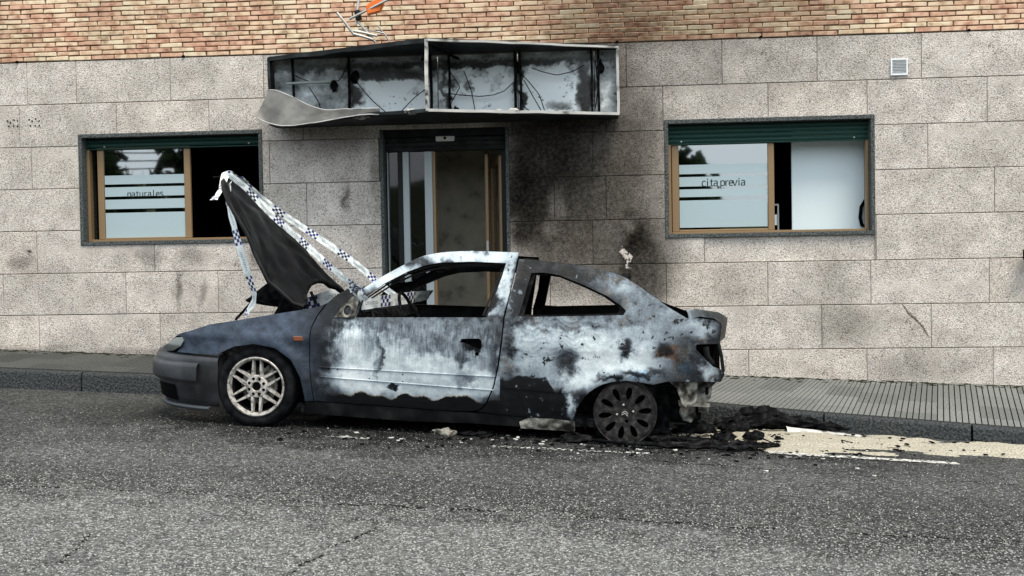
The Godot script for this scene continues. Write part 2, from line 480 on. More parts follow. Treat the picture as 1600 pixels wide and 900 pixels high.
func soot_texture() -> ImageTexture:
	# smoke and drip stains on the granite, each where the fire and the rain left it
	var blobs := [0.9, 3.1, 1.3, 0.45, 0.14, 0.2, 3.55, 0.95, 0.5, 0.42, 0.35, 3.45, 0.5, 0.22, 0.5, 1.4, 3.6, 0.9, 0.4, 0.25, -0.25, 2.15, 0.85, 1.1, 0.58, -0.45, 2.0, 0.6, 0.85, 0.62, 0.12, 2.75, 0.32, 0.6, 0.5, 0.2, 1.35, 0.42, 0.6, 0.5, 0.17, 2.85, 0.178, 0.356, 0.32, 0.49, 3.13, 0.416, 0.297, 0.2, -0.46, 2.60, 0.6, 0.14, 0.66, -0.74, 2.20, 0.34, 0.42, 0.72, -0.55, 2.37, 0.32, 0.24, 0.70, -0.72, 1.87, 0.32, 0.34, 0.74, -0.86, 1.64, 0.119, 0.166, 0.7, -0.53, 1.87, 0.083, 0.214, 0.5, -0.62, 1.68, 0.083, 0.095, 0.5, 0.15, 1.79, 0.053, 0.048, 0.62, 0.20, 1.45, 0.16, 0.30, 0.78, 0.26, 1.20, 0.2, 0.3, 0.6, 0.15, 1.65, 0.083, 0.083, 0.4, -2.75, 2.55, 0.564, 0.178, 0.16, -2.21, 2.2, 0.071, 0.416, 0.2, -4.42, 1.46, 0.143, 0.107, 0.22, -4.17, 1.12, 0.03, 0.202, 0.34, -3.93, 1.11, 0.03, 0.154, 0.26, -4.04, 1.45, 0.178, 0.095, 0.14, -2.52, 1.98, 0.03, 0.107, 0.38, -2.23, 2.23, 0.03, 0.119, 0.3, -3.39, 1.41, 0.089, 0.095, 0.28, -5.74, 1.39, 0.131, 0.071, 0.2, 1.96, 1.12, 0.238, 0.356, 0.12, 2.13, 0.71, 0.416, 0.178, 0.18, 2.75, 0.35, 0.535, 0.143, 0.14, -5.57, 0.58, 0.475, 0.048, 0.2, -4.68, 0.53, 0.713, 0.036, 0.16, -5.65, 1.5, 0.013, 0.013, 0.9, 3.61, 0.71, 0.014, 0.014, 0.92, 1.1, 1.13, 0.356, 0.238, 0.1, 1.87, 0.74, 0.036, 0.356, 0.12]
	var lw := 512
	var lh := 172
	var f := field(lw, lh, WX0, WY0, WW / lw, blobs, 0.0, 0.2)
	var w := 1536
	var h := 516
	var n1 := noise(51, 0.012, FastNoiseLite.TYPE_SIMPLEX_SMOOTH, 5).get_image(w, h).get_data()
	var n2 := noise(52, 0.16, FastNoiseLite.TYPE_SIMPLEX_SMOOTH, 2).get_image(w, h).get_data()
	var n3 := noise(53, 0.03, FastNoiseLite.TYPE_SIMPLEX_SMOOTH, 4).get_image(w, h).get_data()
	var out := PackedByteArray()
	out.resize(w * h * 3)
	for j in h:
		for i in w:
			var k := j * w + i
			var d := sample(f, lw, lh, i / 3.0 + (n3[k] - 128) * 0.016, j / 3.0 + (n1[k] - 128) * 0.016)
			var grain := (n2[k] - 128) / 128.0
			var patch := (n3[k] - 128) / 128.0
			d = clampf(d * (1.0 + grain * 0.14 + patch * 0.07), 0.0, 0.9)
			d = max(d, 0.0) + (0.04 + 0.07 * (n1[k] - 128) / 128.0)
			d = clampf(d, 0.0, 0.93)
			var t := 1.0 - d
			out[k * 3] = int(t * 255)
			out[k * 3 + 1] = int(clampf(t - 0.006 * d, 0, 1) * 255)
			out[k * 3 + 2] = int(clampf(t - 0.02 * d, 0, 1) * 255)
	var img := Image.create_from_data(w, h, false, Image.FORMAT_RGB8, out)
	var px := func(x: float, y: float) -> Vector2i: return Vector2i(int((x - WX0) / WW * w), int(h - (y - WY0) / WH * h))
	# the flaked patch of bare, pale stone in the soot and the old crack low on the right
	var sp := pv([0.064, 1.483, 0.087, 1.447, 0.168, 1.38, 0.138, 1.31, 0.149, 1.263, 0.096, 1.269, 0.109, 1.328, 0.069, 1.394, 0.045, 1.418])
	for j in range(px.call(0, 1.5).y, px.call(0, 1.24).y):
		for i in range(px.call(0.03, 0).x, px.call(0.18, 0).x):
			var q := Vector2(WX0 + (i + 0.5) * WW / w, WY0 + (h - j - 0.5) * WH / h)
			if Geometry2D.is_point_in_polygon(q, sp) and n2[j * w + i] > 84: img.set_pixel(i, j, Color(1, 1, 1))
	var cr := [2.587, 0.899, 2.643, 0.817, 2.71, 0.758, 2.766, 0.688, 2.81, 0.612]
	for k in range(0, 8, 2):
		for s in 40:
			var q: Vector2i = px.call(lerpf(cr[k], cr[k + 2], s / 40.0), lerpf(cr[k + 1], cr[k + 3], s / 40.0) + 0.008 * sin(s * 0.9))
			img.set_pixelv(q, Color(0.5, 0.48, 0.46))
	return tex_of(img)

func asphalt_material() -> StandardMaterial3D:
	var size := 1024
	var c1 := noise(61, 0.10, FastNoiseLite.TYPE_CELLULAR, 1)
	c1.cellular_return_type = FastNoiseLite.RETURN_CELL_VALUE
	c1.cellular_jitter = 1.0
	var val := c1.get_seamless_image(size, size).get_data()
	c1.cellular_return_type = FastNoiseLite.RETURN_DISTANCE
	var dis := c1.get_seamless_image(size, size).get_data()
	var fine := noise(62, 0.2, FastNoiseLite.TYPE_SIMPLEX_SMOOTH, 2).get_seamless_image(size, size).get_data()
	var out := PackedByteArray()
	out.resize(size * size * 3)
	var hgt := PackedByteArray()
	hgt.resize(size * size)
	for k in size * size:
		var g := val[k]
		var t := 0.30 + (fine[k] - 128) * 0.0016
		var hh := 90
		if dis[k] < 150:
			if g > 232: t = 0.56; hh = 190
			elif g > 196: t = 0.47; hh = 170
			elif g > 130: t = 0.39; hh = 150
			elif g > 66: t = 0.34; hh = 120
			else: t = 0.26
			t += (fine[k] - 128) * 0.0008
		hgt[k] = hh
		out[k * 3] = int(clampf(t * 0.985, 0.04, 1) * 255)
		out[k * 3 + 1] = int(clampf(t, 0.04, 1) * 255)
		out[k * 3 + 2] = int(clampf(t * 0.985, 0.04, 1) * 255)
	var m := triplanar(mat(Color.WHITE, 0.75), 0.72)
	m.albedo_texture = tex_of(Image.create_from_data(size, size, false, Image.FORMAT_RGB8, out))
	var hi := Image.create_from_data(size, size, false, Image.FORMAT_L8, hgt)
	hi.convert(Image.FORMAT_RGBA8)
	hi.bump_map_to_normal_map(2.0)
	m.normal_enabled = true
	m.normal_texture = tex_of(hi)
	m.detail_enabled = true
	m.detail_albedo = road_texture()
	m.detail_blend_mode = BaseMaterial3D.BLEND_MODE_MUL
	m.detail_uv_layer = BaseMaterial3D.DETAIL_UV_2
	return m

func road_texture() -> ImageTexture:
	# worn pale running surface in front, oily darker strip by the kerb, and the cracks
	var w := 1280
	var h := 800
	var n1 := noise(71, 0.006, FastNoiseLite.TYPE_SIMPLEX_SMOOTH, 5).get_image(w, h).get_data()
	var n2 := noise(72, 0.1, FastNoiseLite.TYPE_SIMPLEX_SMOOTH, 3).get_image(w, h).get_data()
	var n3 := noise(73, 0.03, FastNoiseLite.TYPE_SIMPLEX_SMOOTH, 3).get_image(w, h).get_data()
	var lw := 320
	var lh := 200
	# x, -z pairs: patches of tone
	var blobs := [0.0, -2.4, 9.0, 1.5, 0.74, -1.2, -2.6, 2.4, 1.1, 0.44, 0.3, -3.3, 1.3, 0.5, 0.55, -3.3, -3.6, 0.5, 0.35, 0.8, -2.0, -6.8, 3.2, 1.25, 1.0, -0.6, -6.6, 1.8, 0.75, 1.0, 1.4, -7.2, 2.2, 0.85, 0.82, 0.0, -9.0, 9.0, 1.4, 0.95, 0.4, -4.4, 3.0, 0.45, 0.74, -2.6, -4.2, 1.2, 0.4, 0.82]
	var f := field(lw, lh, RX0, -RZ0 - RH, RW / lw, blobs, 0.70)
	var out := PackedByteArray()
	out.resize(w * h * 3)
	for j in h:
		for i in w:
			var k := j * w + i
			# image row 0 is the far (small z) side
			var t := sample(f, lw, lh, i / 4.0 + (n1[k] - 128) * 0.10, (j / 4.0) + (n3[k] - 128) * 0.05)
			t *= 1.0 + (n2[k] - 128) * 0.0008 + (n3[k] - 128) * 0.0006 + (n1[k] - 128) * 0.0012
			t = clampf(t, 0.1, 1.0)
			out[k * 3] = int(t * 255); out[k * 3 + 1] = int(t * 255); out[k * 3 + 2] = int(clampf(t * 1.005, 0, 1) * 255)
	var img := Image.create_from_data(w, h, false, Image.FORMAT_RGB8, out)
	var wig := noise(74, 1.1, FastNoiseLite.TYPE_SIMPLEX_SMOOTH, 4)
	var lines := [[-8.0, 5.3, -2.99, 5.366, -2.362, 5.331, -1.701, 5.416, -1.087, 5.426, -0.492, 5.41, 0.096, 5.5, 0.934, 5.55, 1.754, 5.56, 8.0, 5.7], [-1.9, 7.3, -1.998, 6.834, -2.049, 6.562, -2.121, 6.195], [-1.2, 6.7, -1.132, 6.422, -1.098, 6.148, -1.006, 5.826], [0.2, 3.75, 1.1, 3.95, 2.6, 4.1]]
	for li in lines.size():
		var l: Array = lines[li]
		for k in range(0, l.size() - 2, 2):
			var a := Vector2(l[k], l[k + 1])
			var b := Vector2(l[k + 2], l[k + 3])
			var steps := int(a.distance_to(b) / 0.008)
			for s in steps:
				var p := a.lerp(b, float(s) / steps)
				p += Vector2(wig.get_noise_2d(p.x * 2.0, p.y * 2.0 + 9), wig.get_noise_2d(p.x * 2.5 + 50, p.y)) * 0.05
				if wig.get_noise_2d(p.x * 3.0 + 90, p.y * 3.0) < -0.18: continue
				var ip := Vector2i(int((p.x - RX0) / RW * w), int((p.y - RZ0) / RH * h))
				for dj in (2 if li == 0 and wig.get_noise_2d(p.x * 4.0, 3.0) > 0.0 else 1):
					var q := ip + Vector2i(0, dj)
					if q.x >= 0 and q.y >= 0 and q.x < w and q.y < h: img.set_pixelv(q, Color(0.12, 0.12, 0.12))
	return tex_of(img)

func car_material() -> StandardMaterial3D:
	# burnt bodywork: dusty dark paint ahead of the door, pale heat-bleached ash and black char behind
	var ash := [1.10, 0.50, 0.66, 0.40, 0.66, 1.10, 0.42, 0.60, 0.22, 0.74,  0.66, 0.5, 0.095, 0.26, 0.62, 0.72, 0.38, 0.156, 0.139, 0.95, 0.68, 0.61, 0.095, 0.139, 0.9, 0.95, 0.47, 0.156, 0.182, 0.85, 1.16, 0.43, 0.242, 0.156, 0.85, 1.51, 0.37, 0.156, 0.095, 0.9, 0.9, 0.3, 0.26, 0.048, 0.92, 1.3, 0.3, 0.242, 0.056, 0.85, 1.6, 0.38, 0.069, 0.095, 0.85, 1.14, 0.69, 0.26, 0.069, 0.48, 1.29, 0.6, 0.216, 0.056, 0.52, 0.89, 0.75, 0.26, 0.03, 0.46, 1.5, 0.76, 0.216, 0.035, 0.46, 1.42, 0.53, 0.04, 0.06, 0.34, 1.5, 0.62, 0.065, 0.052, 0.08, 1.45, 0.4, 0.074, 0.056, 0.5, 0.86, 0.58, 0.017, 0.225, 0.4, 0.95, 0.31, 0.039, 0.022, 0.1, 1.66, 0.59, 0.03, 0.147, 0.1, 1.30, 1.22, 0.36, 0.06, 0.92, 1.65, 1.22, 0.15, 0.06, 0.9, 0.90, 1.08, 0.25, 0.09, 0.85, 0.81, 1.04, 0.15, 0.08, 0.9, 1.70, 1.03, 0.06, 0.22, 0.86, 1.62, 0.84, 0.061, 0.035, 0.65, 2.30, 0.62, 0.66, 0.30, 0.60, 2.35, 0.58, 0.45, 0.20, 0.72, 2.02, 0.6, 0.32, 0.2, 0.76, 2.32, 0.57, 0.30, 0.18, 0.92, 2.54, 0.57, 0.19, 0.13, 0.90, 2.19, 0.44, 0.156, 0.078, 0.88, 2.6, 0.74, 0.165, 0.104, 0.72, 1.98, 0.64, 0.173, 0.165, 0.72, 2.1, 0.78, 0.303, 0.035, 0.5, 2.11, 0.53, 0.095, 0.095, 0.3, 2.5, 0.63, 0.052, 0.048, 0.12, 2.75, 0.63, 0.065, 0.052, 0.15, 1.74, 0.63, 0.048, 0.095, 0.25, 1.77, 0.46, 0.052, 0.061, 0.35, 2.61, 0.48, 0.147, 0.035, 0.15, 2.42, 0.44, 0.095, 0.03, 0.2, 2.9, 0.59, 0.069, 0.121, 0.3, 1.97, 0.42, 0.173, 0.052, 0.62, 2.15, 0.26, 0.039, 0.121, 0.85, 2.01, 0.19, 0.087, 0.03, 0.6, 2.16, 1.16, 0.303, 0.039, 0.25, 2.45, 1.06, 0.25, 0.10, 0.42, 2.49, 1.04, 0.087, 0.048, 0.68, 2.64, 0.94, 0.2, 0.12, 0.52, 2.81, 0.82, 0.2, 0.1, 0.58, 2.97, 0.77, 0.13, 0.056, 0.72, 3.06, 0.51, 0.069, 0.074, 0.68, 2.94, 0.65, 0.069, 0.104, 0.28, 2.77, 0.75, 0.087, 0.061, 0.55, 1.94, 1.19, 0.173, 0.022, 0.15, 1.76, 0.97, 0.039, 0.216, 0.2, 2.56, 0.83, 0.13, 0.061, 0.5]
	var lw := 420
	var lh := 130
	var f := field(lw, lh, CX0, 0.0, 0.01, ash, 0.08, 0.3)
	var w := 1680
	var h := 520
	var n1 := noise(81, 0.01, FastNoiseLite.TYPE_SIMPLEX_SMOOTH, 5).get_image(w, h).get_data()
	var n2 := noise(82, 0.13, FastNoiseLite.TYPE_SIMPLEX_SMOOTH, 3).get_image(w, h).get_data()
	var n3 := noise(83, 0.03, FastNoiseLite.TYPE_SIMPLEX_SMOOTH, 4).get_image(w, h).get_data()
	var g := Gradient.new()
	g.offsets = PackedFloat32Array([0.0, 0.18, 0.34, 0.52, 0.72, 1.0])
	g.colors = PackedColorArray([Color(0.045, 0.052, 0.06), Color(0.11, 0.122, 0.135), Color(0.25, 0.275, 0.30), Color(0.42, 0.46, 0.495), Color(0.59, 0.64, 0.67), Color(0.81, 0.85, 0.865)])
	var lut := PackedByteArray()
	for k in 256:
		var c := g.sample(k / 255.0)
		lut.append_array([c.r8, c.g8, c.b8])
	var out := PackedByteArray()
	out.resize(w * h * 3)
	var gloss := PackedByteArray()
	gloss.resize(w * h)
	for j in h:
		var y := (h - j) * CH / h
		for i in w:
			var k := j * w + i
			var x := CX0 + i * CW / w
			var a := (n1[k] - 128) * 0.0078
			var b := (n3[k] - 128) * 0.0078
			var c := (n2[k] - 128) * 0.0078
			var t := sample(f, lw, lh, i * 0.25 + a * 4.0 + b * 2.5 + c * 0.6, j * 0.25 + b * 3.5 - a * 3.0 + c * 0.8)
			if x > 1.7 and x < 2.5 and y > 0.48 and y < 0.83:
				# wavy tide lines where the paint boiled
				t += 0.045 * sin((y + 0.016 * sin(x * 21.0 + a * 3.0) + 0.01 * sin(x * 47.0) + a * 0.05 + b * 0.012) * 165.0 + x * 6.0) * smoothstep(0.48, 0.62, y) * (1.0 - smoothstep(2.25, 2.5, x))
			t += c * 0.07 + b * 0.10 + a * 0.08
			# flakes: islands of charred paint left in the ash, chips of ash in the char
			var flake := b + c * 0.3 + a * 0.35
			var brown := 0.0
			if x > 0.5 and x < 1.69:
				# run-off streaks on the door, and the scalloped tide line low down where the paint stopped burning
				var sk := (n2[int(j * 0.16) * w + i] - 128) * 0.0078
				if y < 1.0: t += sk * 0.16 * smoothstep(0.40, 0.62, y) * (1.0 - smoothstep(0.72, 0.78, y))
				var edge := 0.262 + 0.016 * sin(x * 19.0 + a) + 0.011 * sin(x * 43.0 + 1.0) + c * 0.006 + a * 0.02
				t = lerpf(0.06, t, smoothstep(edge - 0.006, edge + 0.010, y))
				if absf(y - edge) < 0.010: brown = 0.5
			elif x >= 1.69 and x < 2.2:
				var edge2 := 0.425 + 0.010 * sin(x * 17.0) + a * 0.03 + c * 0.004 - 0.10 * smoothstep(1.98, 2.06, x) * (1.0 - smoothstep(2.06, 2.14, x))
				if x < 2.10: t = lerpf(0.07 + 0.1 * maxf(b, 0.0), t, smoothstep(edge2 - 0.008, edge2 + 0.014, y))
			if x > 1.7 and t > 0.4 and flake < -0.66:
				brown = 0.75 if a > -0.1 else 0.3
				t = 0.22 + c * 0.1
			elif x > 1.7 and t < 0.3 and flake > 0.68: t = 0.5
			var e := x + a * 0.06 + b * 0.03
			if t > 0.25 and t < 0.5 and x > 1.7: brown = max(brown, clampf(a * 0.9, 0.0, 0.45))
			var o := int(clampf(t, 0.0, 1.0) * 255) * 3
			var r := lut[o]
			var gg := lut[o + 1]
			var bb := lut[o + 2]
			if brown > 0.0:
				r = int(r * (1.0 + 0.12 * brown)); gg = int(gg * (1.0 - 0.10 * brown)); bb = int(bb * (1.0 - 0.28 * brown))
			var paint := 1.0 - smoothstep(0.43, 0.56, e)
			if paint > 0.0:
				var v := 1.0 + c * 0.10 + b * 0.22 + a * 0.2
				# soot brushed over the rear of the wing
				var s := smoothstep(0.2, 0.5, x + a * 0.1) * 0.55
				var pr := (60.0 - 24.0 * s) * v * (1.0 - s * 0.5)
				var pg := (70.0 - 32.0 * s) * v * (1.0 - s * 0.5)
				var pb := (84.0 - 44.0 * s) * v * (1.0 - s * 0.5)
				r = int(lerpf(r, clampf(pr, 0, 255), paint)); gg = int(lerpf(gg, clampf(pg, 0, 255), paint)); bb = int(lerpf(bb, clampf(pb, 0, 255), paint))
			else:
				# scraps of blue paint and brown rust
				var pq := Vector2((x - 2.9) / 0.07, (y - 0.52) / 0.06).length() + c * 0.6
				var pq2 := Vector2((x - 2.63) / 0.12, (y - 0.47) / 0.035).length() + c * 0.6
				if min(pq, pq2) < 0.75: r = int(r * 0.8); gg = int(gg * 0.92)
				var ru := Vector2((x - 2.78) / 0.07, (y - 0.62) / 0.06).length() + b * 0.7
				if ru < 0.9: gg = int(gg * 0.8); bb = int(bb * 0.68)
			out[k * 3] = r; out[k * 3 + 1] = gg; out[k * 3 + 2] = bb
			gloss[k] = int((lerpf(lerpf(0.42, 0.85, smoothstep(0.2, 0.6, t)), 0.36, paint) + absf(c) * 0.08 + b * 0.05) * 255)
	var m := mat(Color.WHITE, 1.0)
	m.roughness_texture = tex_of(Image.create_from_data(w, h, false, Image.FORMAT_L8, gloss))
	m.albedo_texture = tex_of(Image.create_from_data(w, h, false, Image.FORMAT_RGB8, out))
	m.normal_enabled = true
	m.normal_texture = normal_tex(84, 0.02, 1.2, 512, 5)
	m.metallic_specular = 0.3
	return m

func sheet_material() -> StandardMaterial3D:
	# galvanised back of the sign: pale bare zinc with scorched rims and drips
	var w := 900
	var h := 200
	var lw := 225
	var lh := 50
	var blobs := [0.42, 0.30, 0.40, 0.36, 0.42, 0.25, 0.35, 0.25, 0.25, 0.5, 1.18, 0.28, 0.38, 0.30, 0.72, 1.10, 0.20, 0.3, 0.16, 0.9, 0.95, 0.2, 0.05, 0.15, 0.9, 1.05, 0.52, 0.4, 0.06, 0.14, 1.98, 0.28, 0.38, 0.32, 0.75, 1.9, 0.2, 0.28, 0.2, 0.86, 2.1, 0.38, 0.2, 0.1, 0.75, 1.72, 0.45, 0.12, 0.08, 0.6, 1.86, 0.36, 0.06, 0.06, 0.25, 2.62, 0.26, 0.34, 0.30, 0.80, 2.5, 0.3, 0.24, 0.16, 0.88, 2.75, 0.35, 0.08, 0.15, 0.85, 2.62, 0.14, 0.1, 0.05, 0.5, 2.9, 0.3, 0.09, 0.3, 0.08, 3.05, 0.2, 0.05, 0.1, 0.4, 0.74, 0.3, 0.035, 0.35, 0.15, 1.62, 0.3, 0.03, 0.35, 0.15, 2.3, 0.3, 0.03, 0.35, 0.12, 1.6, 0.61, 1.6, 0.04, 0.2, 1.9, 0.01, 1.5, 0.02, 0.25]
	var f := field(lw, lh, 0.0, 0.0, 3.2 / lw, blobs, 0.55)
	var n1 := noise(91, 0.015, FastNoiseLite.TYPE_SIMPLEX_SMOOTH, 5).get_image(w, h).get_data()
	var n2 := noise(92, 0.07, FastNoiseLite.TYPE_SIMPLEX_SMOOTH, 4).get_image(w, h).get_data()
	var out := PackedByteArray()
	out.resize(w * h * 3)
	for j in h:
		for i in w:
			var k := j * w + i
			var a := (n1[k] - 128) * 0.0078
			var c := (n2[k] - 128) * 0.0078
			var t := clampf(sample(f, lw, lh, i * 0.25 + a * 5.0, j * 0.25 + c * 1.5 + a * 3.0) * 1.36 + a * 0.30 + c * 0.10, 0.05, 1.0)
			if c + a * 0.4 < -0.74: t *= 0.5
			out[k * 3] = int(clampf(t * 0.88, 0, 1) * 255)
			out[k * 3 + 1] = int(clampf(t * 0.915 + 0.005, 0, 1) * 255)
			out[k * 3 + 2] = int(clampf(t * 0.93, 0, 1) * 255)
	var m := mat(Color.WHITE, 0.45)
	m.albedo_texture = tex_of(Image.create_from_data(w, h, false, Image.FORMAT_RGB8, out))
	return m

func tape_material() -> StandardMaterial3D:
	# white cordon tape, chequered blocks and a line of small print
	var img := Image.create(512, 64, false, Image.FORMAT_RGB8)
	img.fill(Color(0.92, 0.95, 0.95))
	var r := RandomNumberGenerator.new()
	r.seed = 3
	for block in 2:
		for i in 5:
			for j in 3:
				if (i + j) % 2 == 0:
					img.fill_rect(Rect2i(block * 256 + 10 + i * 17, j * 20 + 2, 17, 20), [Color(0.13, 0.11, 0.40), Color(0.06, 0.06, 0.20), Color(0.20, 0.17, 0.50)][r.randi() % 3])
		var x := block * 256 + 134
		while x < block * 256 + 236:
			img.fill_rect(Rect2i(x, 24, 3, 18), Color(0.42, 0.46, 0.52))
			if r.randf() < 0.6: img.fill_rect(Rect2i(x, 24 if r.randf() < 0.5 else 38, 7, 3), Color(0.42, 0.46, 0.52))
			x += 9
	var m := mat(Color.WHITE, 0.35)
	m.albedo_texture = tex_of(img)
	return m

# ------------------------------------------------------------------ ground
func ground() -> void:
	# carriageway, one sheet out past the camera
	var b := MB.new()
	var nx := 60
	var nz := 50
	var rows := []
	for j in nz + 1:
		var line := PackedVector3Array()
		for i in nx + 1:
			var x := lerpf(-13.0, 9.0, float(i) / nx)
			var z := lerpf(0.6, 14.0, float(j) / nz)
			line.append(Vector3(x, road_y(x, z), z))
		rows.append(line)
	b.grid(rows)
	for p in b.v: b.w.append(Vector2((p.x - RX0) / RW, (p.z - RZ0) / RH))
	tag(obj("road", b, M.asphalt), "worn grey asphalt road with pale aggregate and a long crack", "road", "", "structure")
	var far := MB.new()
	far.quad(Vector3(-90, -1.6, 13.6), Vector3(90, -1.6, 13.6), Vector3(90, -1.6, 120), Vector3(-90, -1.6, 120), Vector3.UP)
	far.quad(Vector3(-90, -1.65, -30), Vector3(90, -1.65, -30), Vector3(90, -1.65, 14), Vector3(-90, -1.65, 14), Vector3.UP)
	tag(obj("ground", far, M.grout), "dark open ground around and across the street", "ground", "", "structure")
	# stones standing out of the worn asphalt
	var chip := MB.new()
	var cr := [Vector3(1, 0, 0.1), Vector3(0.35, 0, 0.8), Vector3(-0.6, 0, 0.65), Vector3(-0.9, 0, -0.2), Vector3(-0.2, 0, -0.85), Vector3(0.7, 0, -0.6)]
	for k in 6:
		var p0: Vector3 = cr[k]
		var p1: Vector3 = cr[(k + 1) % 6]
		var up := Vector3(0, 0.5, 0)
		chip.quad(p0 + Vector3(0, -0.3, 0), p1 + Vector3(0, -0.3, 0), p1 * 0.66 + up, p0 * 0.66 + up, p0 + p1)
		chip.ftri(up, p0 * 0.66 + up, p1 * 0.66 + up, Vector3.UP)
	var mm := MultiMesh.new()
	mm.transform_format = MultiMesh.TRANSFORM_3D
	mm.use_colors = true
	mm.mesh = chip.mesh()
	var total := 120000
	mm.instance_count = total
	var cg := RandomNumberGenerator.new()
	cg.seed = 77
	var wear := noise(78, 0.8, FastNoiseLite.TYPE_SIMPLEX_SMOOTH, 3)
	for k in total:
		var z := 2.0 + 5.6 * sqrt(cg.randf())
		var x := -0.2 + cg.randf_range(-1.0, 1.0) * (4.9 - 0.33 * z)
		var q := cg.randf_range(0.0022, 0.0058)
		# fewer bare stones in the oily strip beside the car, more on the worn lane in front
		if cg.randf() > 0.35 + 0.65 * smoothstep(4.2, 6.2, z + 0.5 * wear.get_noise_2d(x, z)): q *= 0.4
		var v := 0.10 + 0.30 * pow(cg.randf(), 2.2)
		mm.set_instance_transform(k, Transform3D(Basis(Vector3.UP, cg.randf() * TAU).scaled(Vector3(q, q * cg.randf_range(0.4, 0.9), q)), Vector3(x, road_y(x, z) + 0.0004, z)))
		mm.set_instance_color(k, Color(v * 0.99, v, v * cg.randf_range(0.9, 1.0)))
	var mi := MultiMeshInstance3D.new()
	mi.name = "road_stones"
	mi.multimesh = mm
	var cm := mat(Color.WHITE, 0.7)
	cm.vertex_color_use_as_albedo = true
	mi.material_override = cm
	add_child(mi)
	tag(mi, "small pale stones standing out of the worn asphalt surface", "stones", "", "stuff")
	# pavement bed
	b = MB.new()
	rows = [PackedVector3Array(), PackedVector3Array()]
	for i in 61:
		var o := kerb_curve.sample_baked(kerb_curve.get_baked_length() * i / 60.0)
		rows[0].append(Vector3(o.x, pave_y(o.x, -0.25) - 0.010, -0.25))
		rows[1].append(Vector3(o.x, pave_y(o.x, o.y) - 0.010, o.y - 0.05))
	b.grid(rows)
	var pave := base("pavement")
	tag(pave, "grey ribbed pavement between the granite wall and the kerb", "pavement", "", "structure")
	obj("bed", b, M.grout, pave)
	# ribbed tiles, laid square to the kerb
	var length := kerb_curve.get_baked_length()
	var step := 0.30
	var count := int(length / step)
	for c in count:
		var s0 := c * step
		var o0 := kerb_curve.sample_baked(s0)
		if o0.x < -6.7 or o0.x > 4.6: continue
		var o1 := kerb_curve.sample_baked(s0 + step)
		var d0 := (kerb_curve.sample_baked(s0 + 0.4) - kerb_curve.sample_baked(max(s0 - 0.4, 0.0))).normalized()
		var d1 := (kerb_curve.sample_baked(s0 + step + 0.4) - kerb_curve.sample_baked(s0 + step - 0.4)).normalized()
		for r in 6:
			var v0 := 0.13 + r * step * 2.0 - (step if c % 2 else 0.0) * (1.0 if r > 0 else 0.0)
			var v1 := v0 + step * (2.0 if r > 0 or c % 2 == 0 else 1.0) - 0.0015
			var P := func(a: float, v: float) -> Vector2:
				return (o0 + Vector2(d0.y, -d0.x) * v).lerp(o1 + Vector2(d1.y, -d1.x) * v, a)
			if P.call(0.5, v1).y < -0.06 and P.call(0.5, v0).y < 0.02: continue
			var mb := MB.new()
			var lift := rng.randf_range(-0.0007, 0.0007)
			var mid: Vector2 = P.call(0.5, (v0 + v1) / 2)
			var org := Vector3(mid.x, pave_y(mid.x, mid.y), mid.y)
			for k in 7:
				var a0 := k / 7.0 + 0.012
				var a1 := (k + 1) / 7.0 - 0.016
				var q := []
				for e in [[a0, v0], [a1, v0], [a1, v1], [a0, v1]]:
					var p: Vector2 = P.call(e[0], e[1])
					q.append(Vector3(p.x, pave_y(p.x, p.y) + lift, p.y) - org)
				var dn := Vector3(0, -0.012, 0)
				mb.quad(q[0], q[1], q[2], q[3], Vector3.UP)
				mb.quad(q[0], q[1], q[1] + dn, q[0] + dn, Vector3(0, 0, 1))
				mb.quad(q[1], q[2], q[2] + dn, q[1] + dn, Vector3(1, 0, 0))
				mb.quad(q[3], q[0], q[0] + dn, q[3] + dn, Vector3(-1, 0, 0))
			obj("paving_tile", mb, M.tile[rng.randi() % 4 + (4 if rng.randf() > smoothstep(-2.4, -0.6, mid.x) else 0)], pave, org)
	# moss and grit gathered along the foot of the wall
	var ms := MB.new()
	for k in 420:
		var x := rng.randf_range(-6.4, 4.2)
		var z := absf(rng.randfn(0.0, 0.10)) + 0.012
		var q := rng.randf_range(0.008, 0.028)
		var l := lump(Vector3(x, pave_y(x, z) + 0.001, z), Vector3(q * 1.6, q * 0.22, q), 2000 + k, 0.5, 6)
		ms.v.append_array(l.v); ms.n.append_array(l.n)
	tag(obj("moss", ms, mat(Color(0.20, 0.21, 0.16), 1.0)), "low dark moss and grit along the foot of the granite wall", "moss", "", "stuff")
	# kerb stones
	var kb := base("kerb")
	tag(kb, "dark grey concrete kerb stones along the gutter", "kerb", "", "structure")
	var s := 0.35
	while s < length - 1.0:
		var l := 1.02
		var b2 := MB.new()
		var ring := []
		var n := 5
		var o := kerb_curve.sample_baked(s + l / 2)
		var org := Vector3(o.x, road_y(o.x, o.y), o.y)
		for k in n + 1:
			var t := s + 0.007 + (l - 0.014) * k / n
			var p := kerb_curve.sample_baked(t)
			var d := (kerb_curve.sample_baked(t + 0.3) - kerb_curve.sample_baked(t - 0.3)).normalized()
			var i := Vector2(d.y, -d.x)
			var top := pave_y(p.x, p.y) + 0.002
			var low := road_y(p.x, p.y) - 0.05
			var line := PackedVector3Array()
			for q in [[-0.012, low], [0.0, top - 0.03], [0.008, top - 0.012], [0.026, top], [0.13, top - 0.001], [0.13, low]]:
				var e: Vector2 = p + i * q[0]
				line.append(Vector3(e.x, q[1], e.y) - org)
			ring.append(line)
		b2.grid(ring)
		for e in [0, n]:
			var c: PackedVector3Array = ring[e]
			var hint: Vector3 = ring[0][0] - ring[n][0] if e == 0 else ring[n][0] - ring[0][0]
			for k in range(1, 5): b2.ftri(c[0], c[k], c[k + 1], hint)
		obj("kerb_stone", b2, M.kerb, kb, org)
		s += l

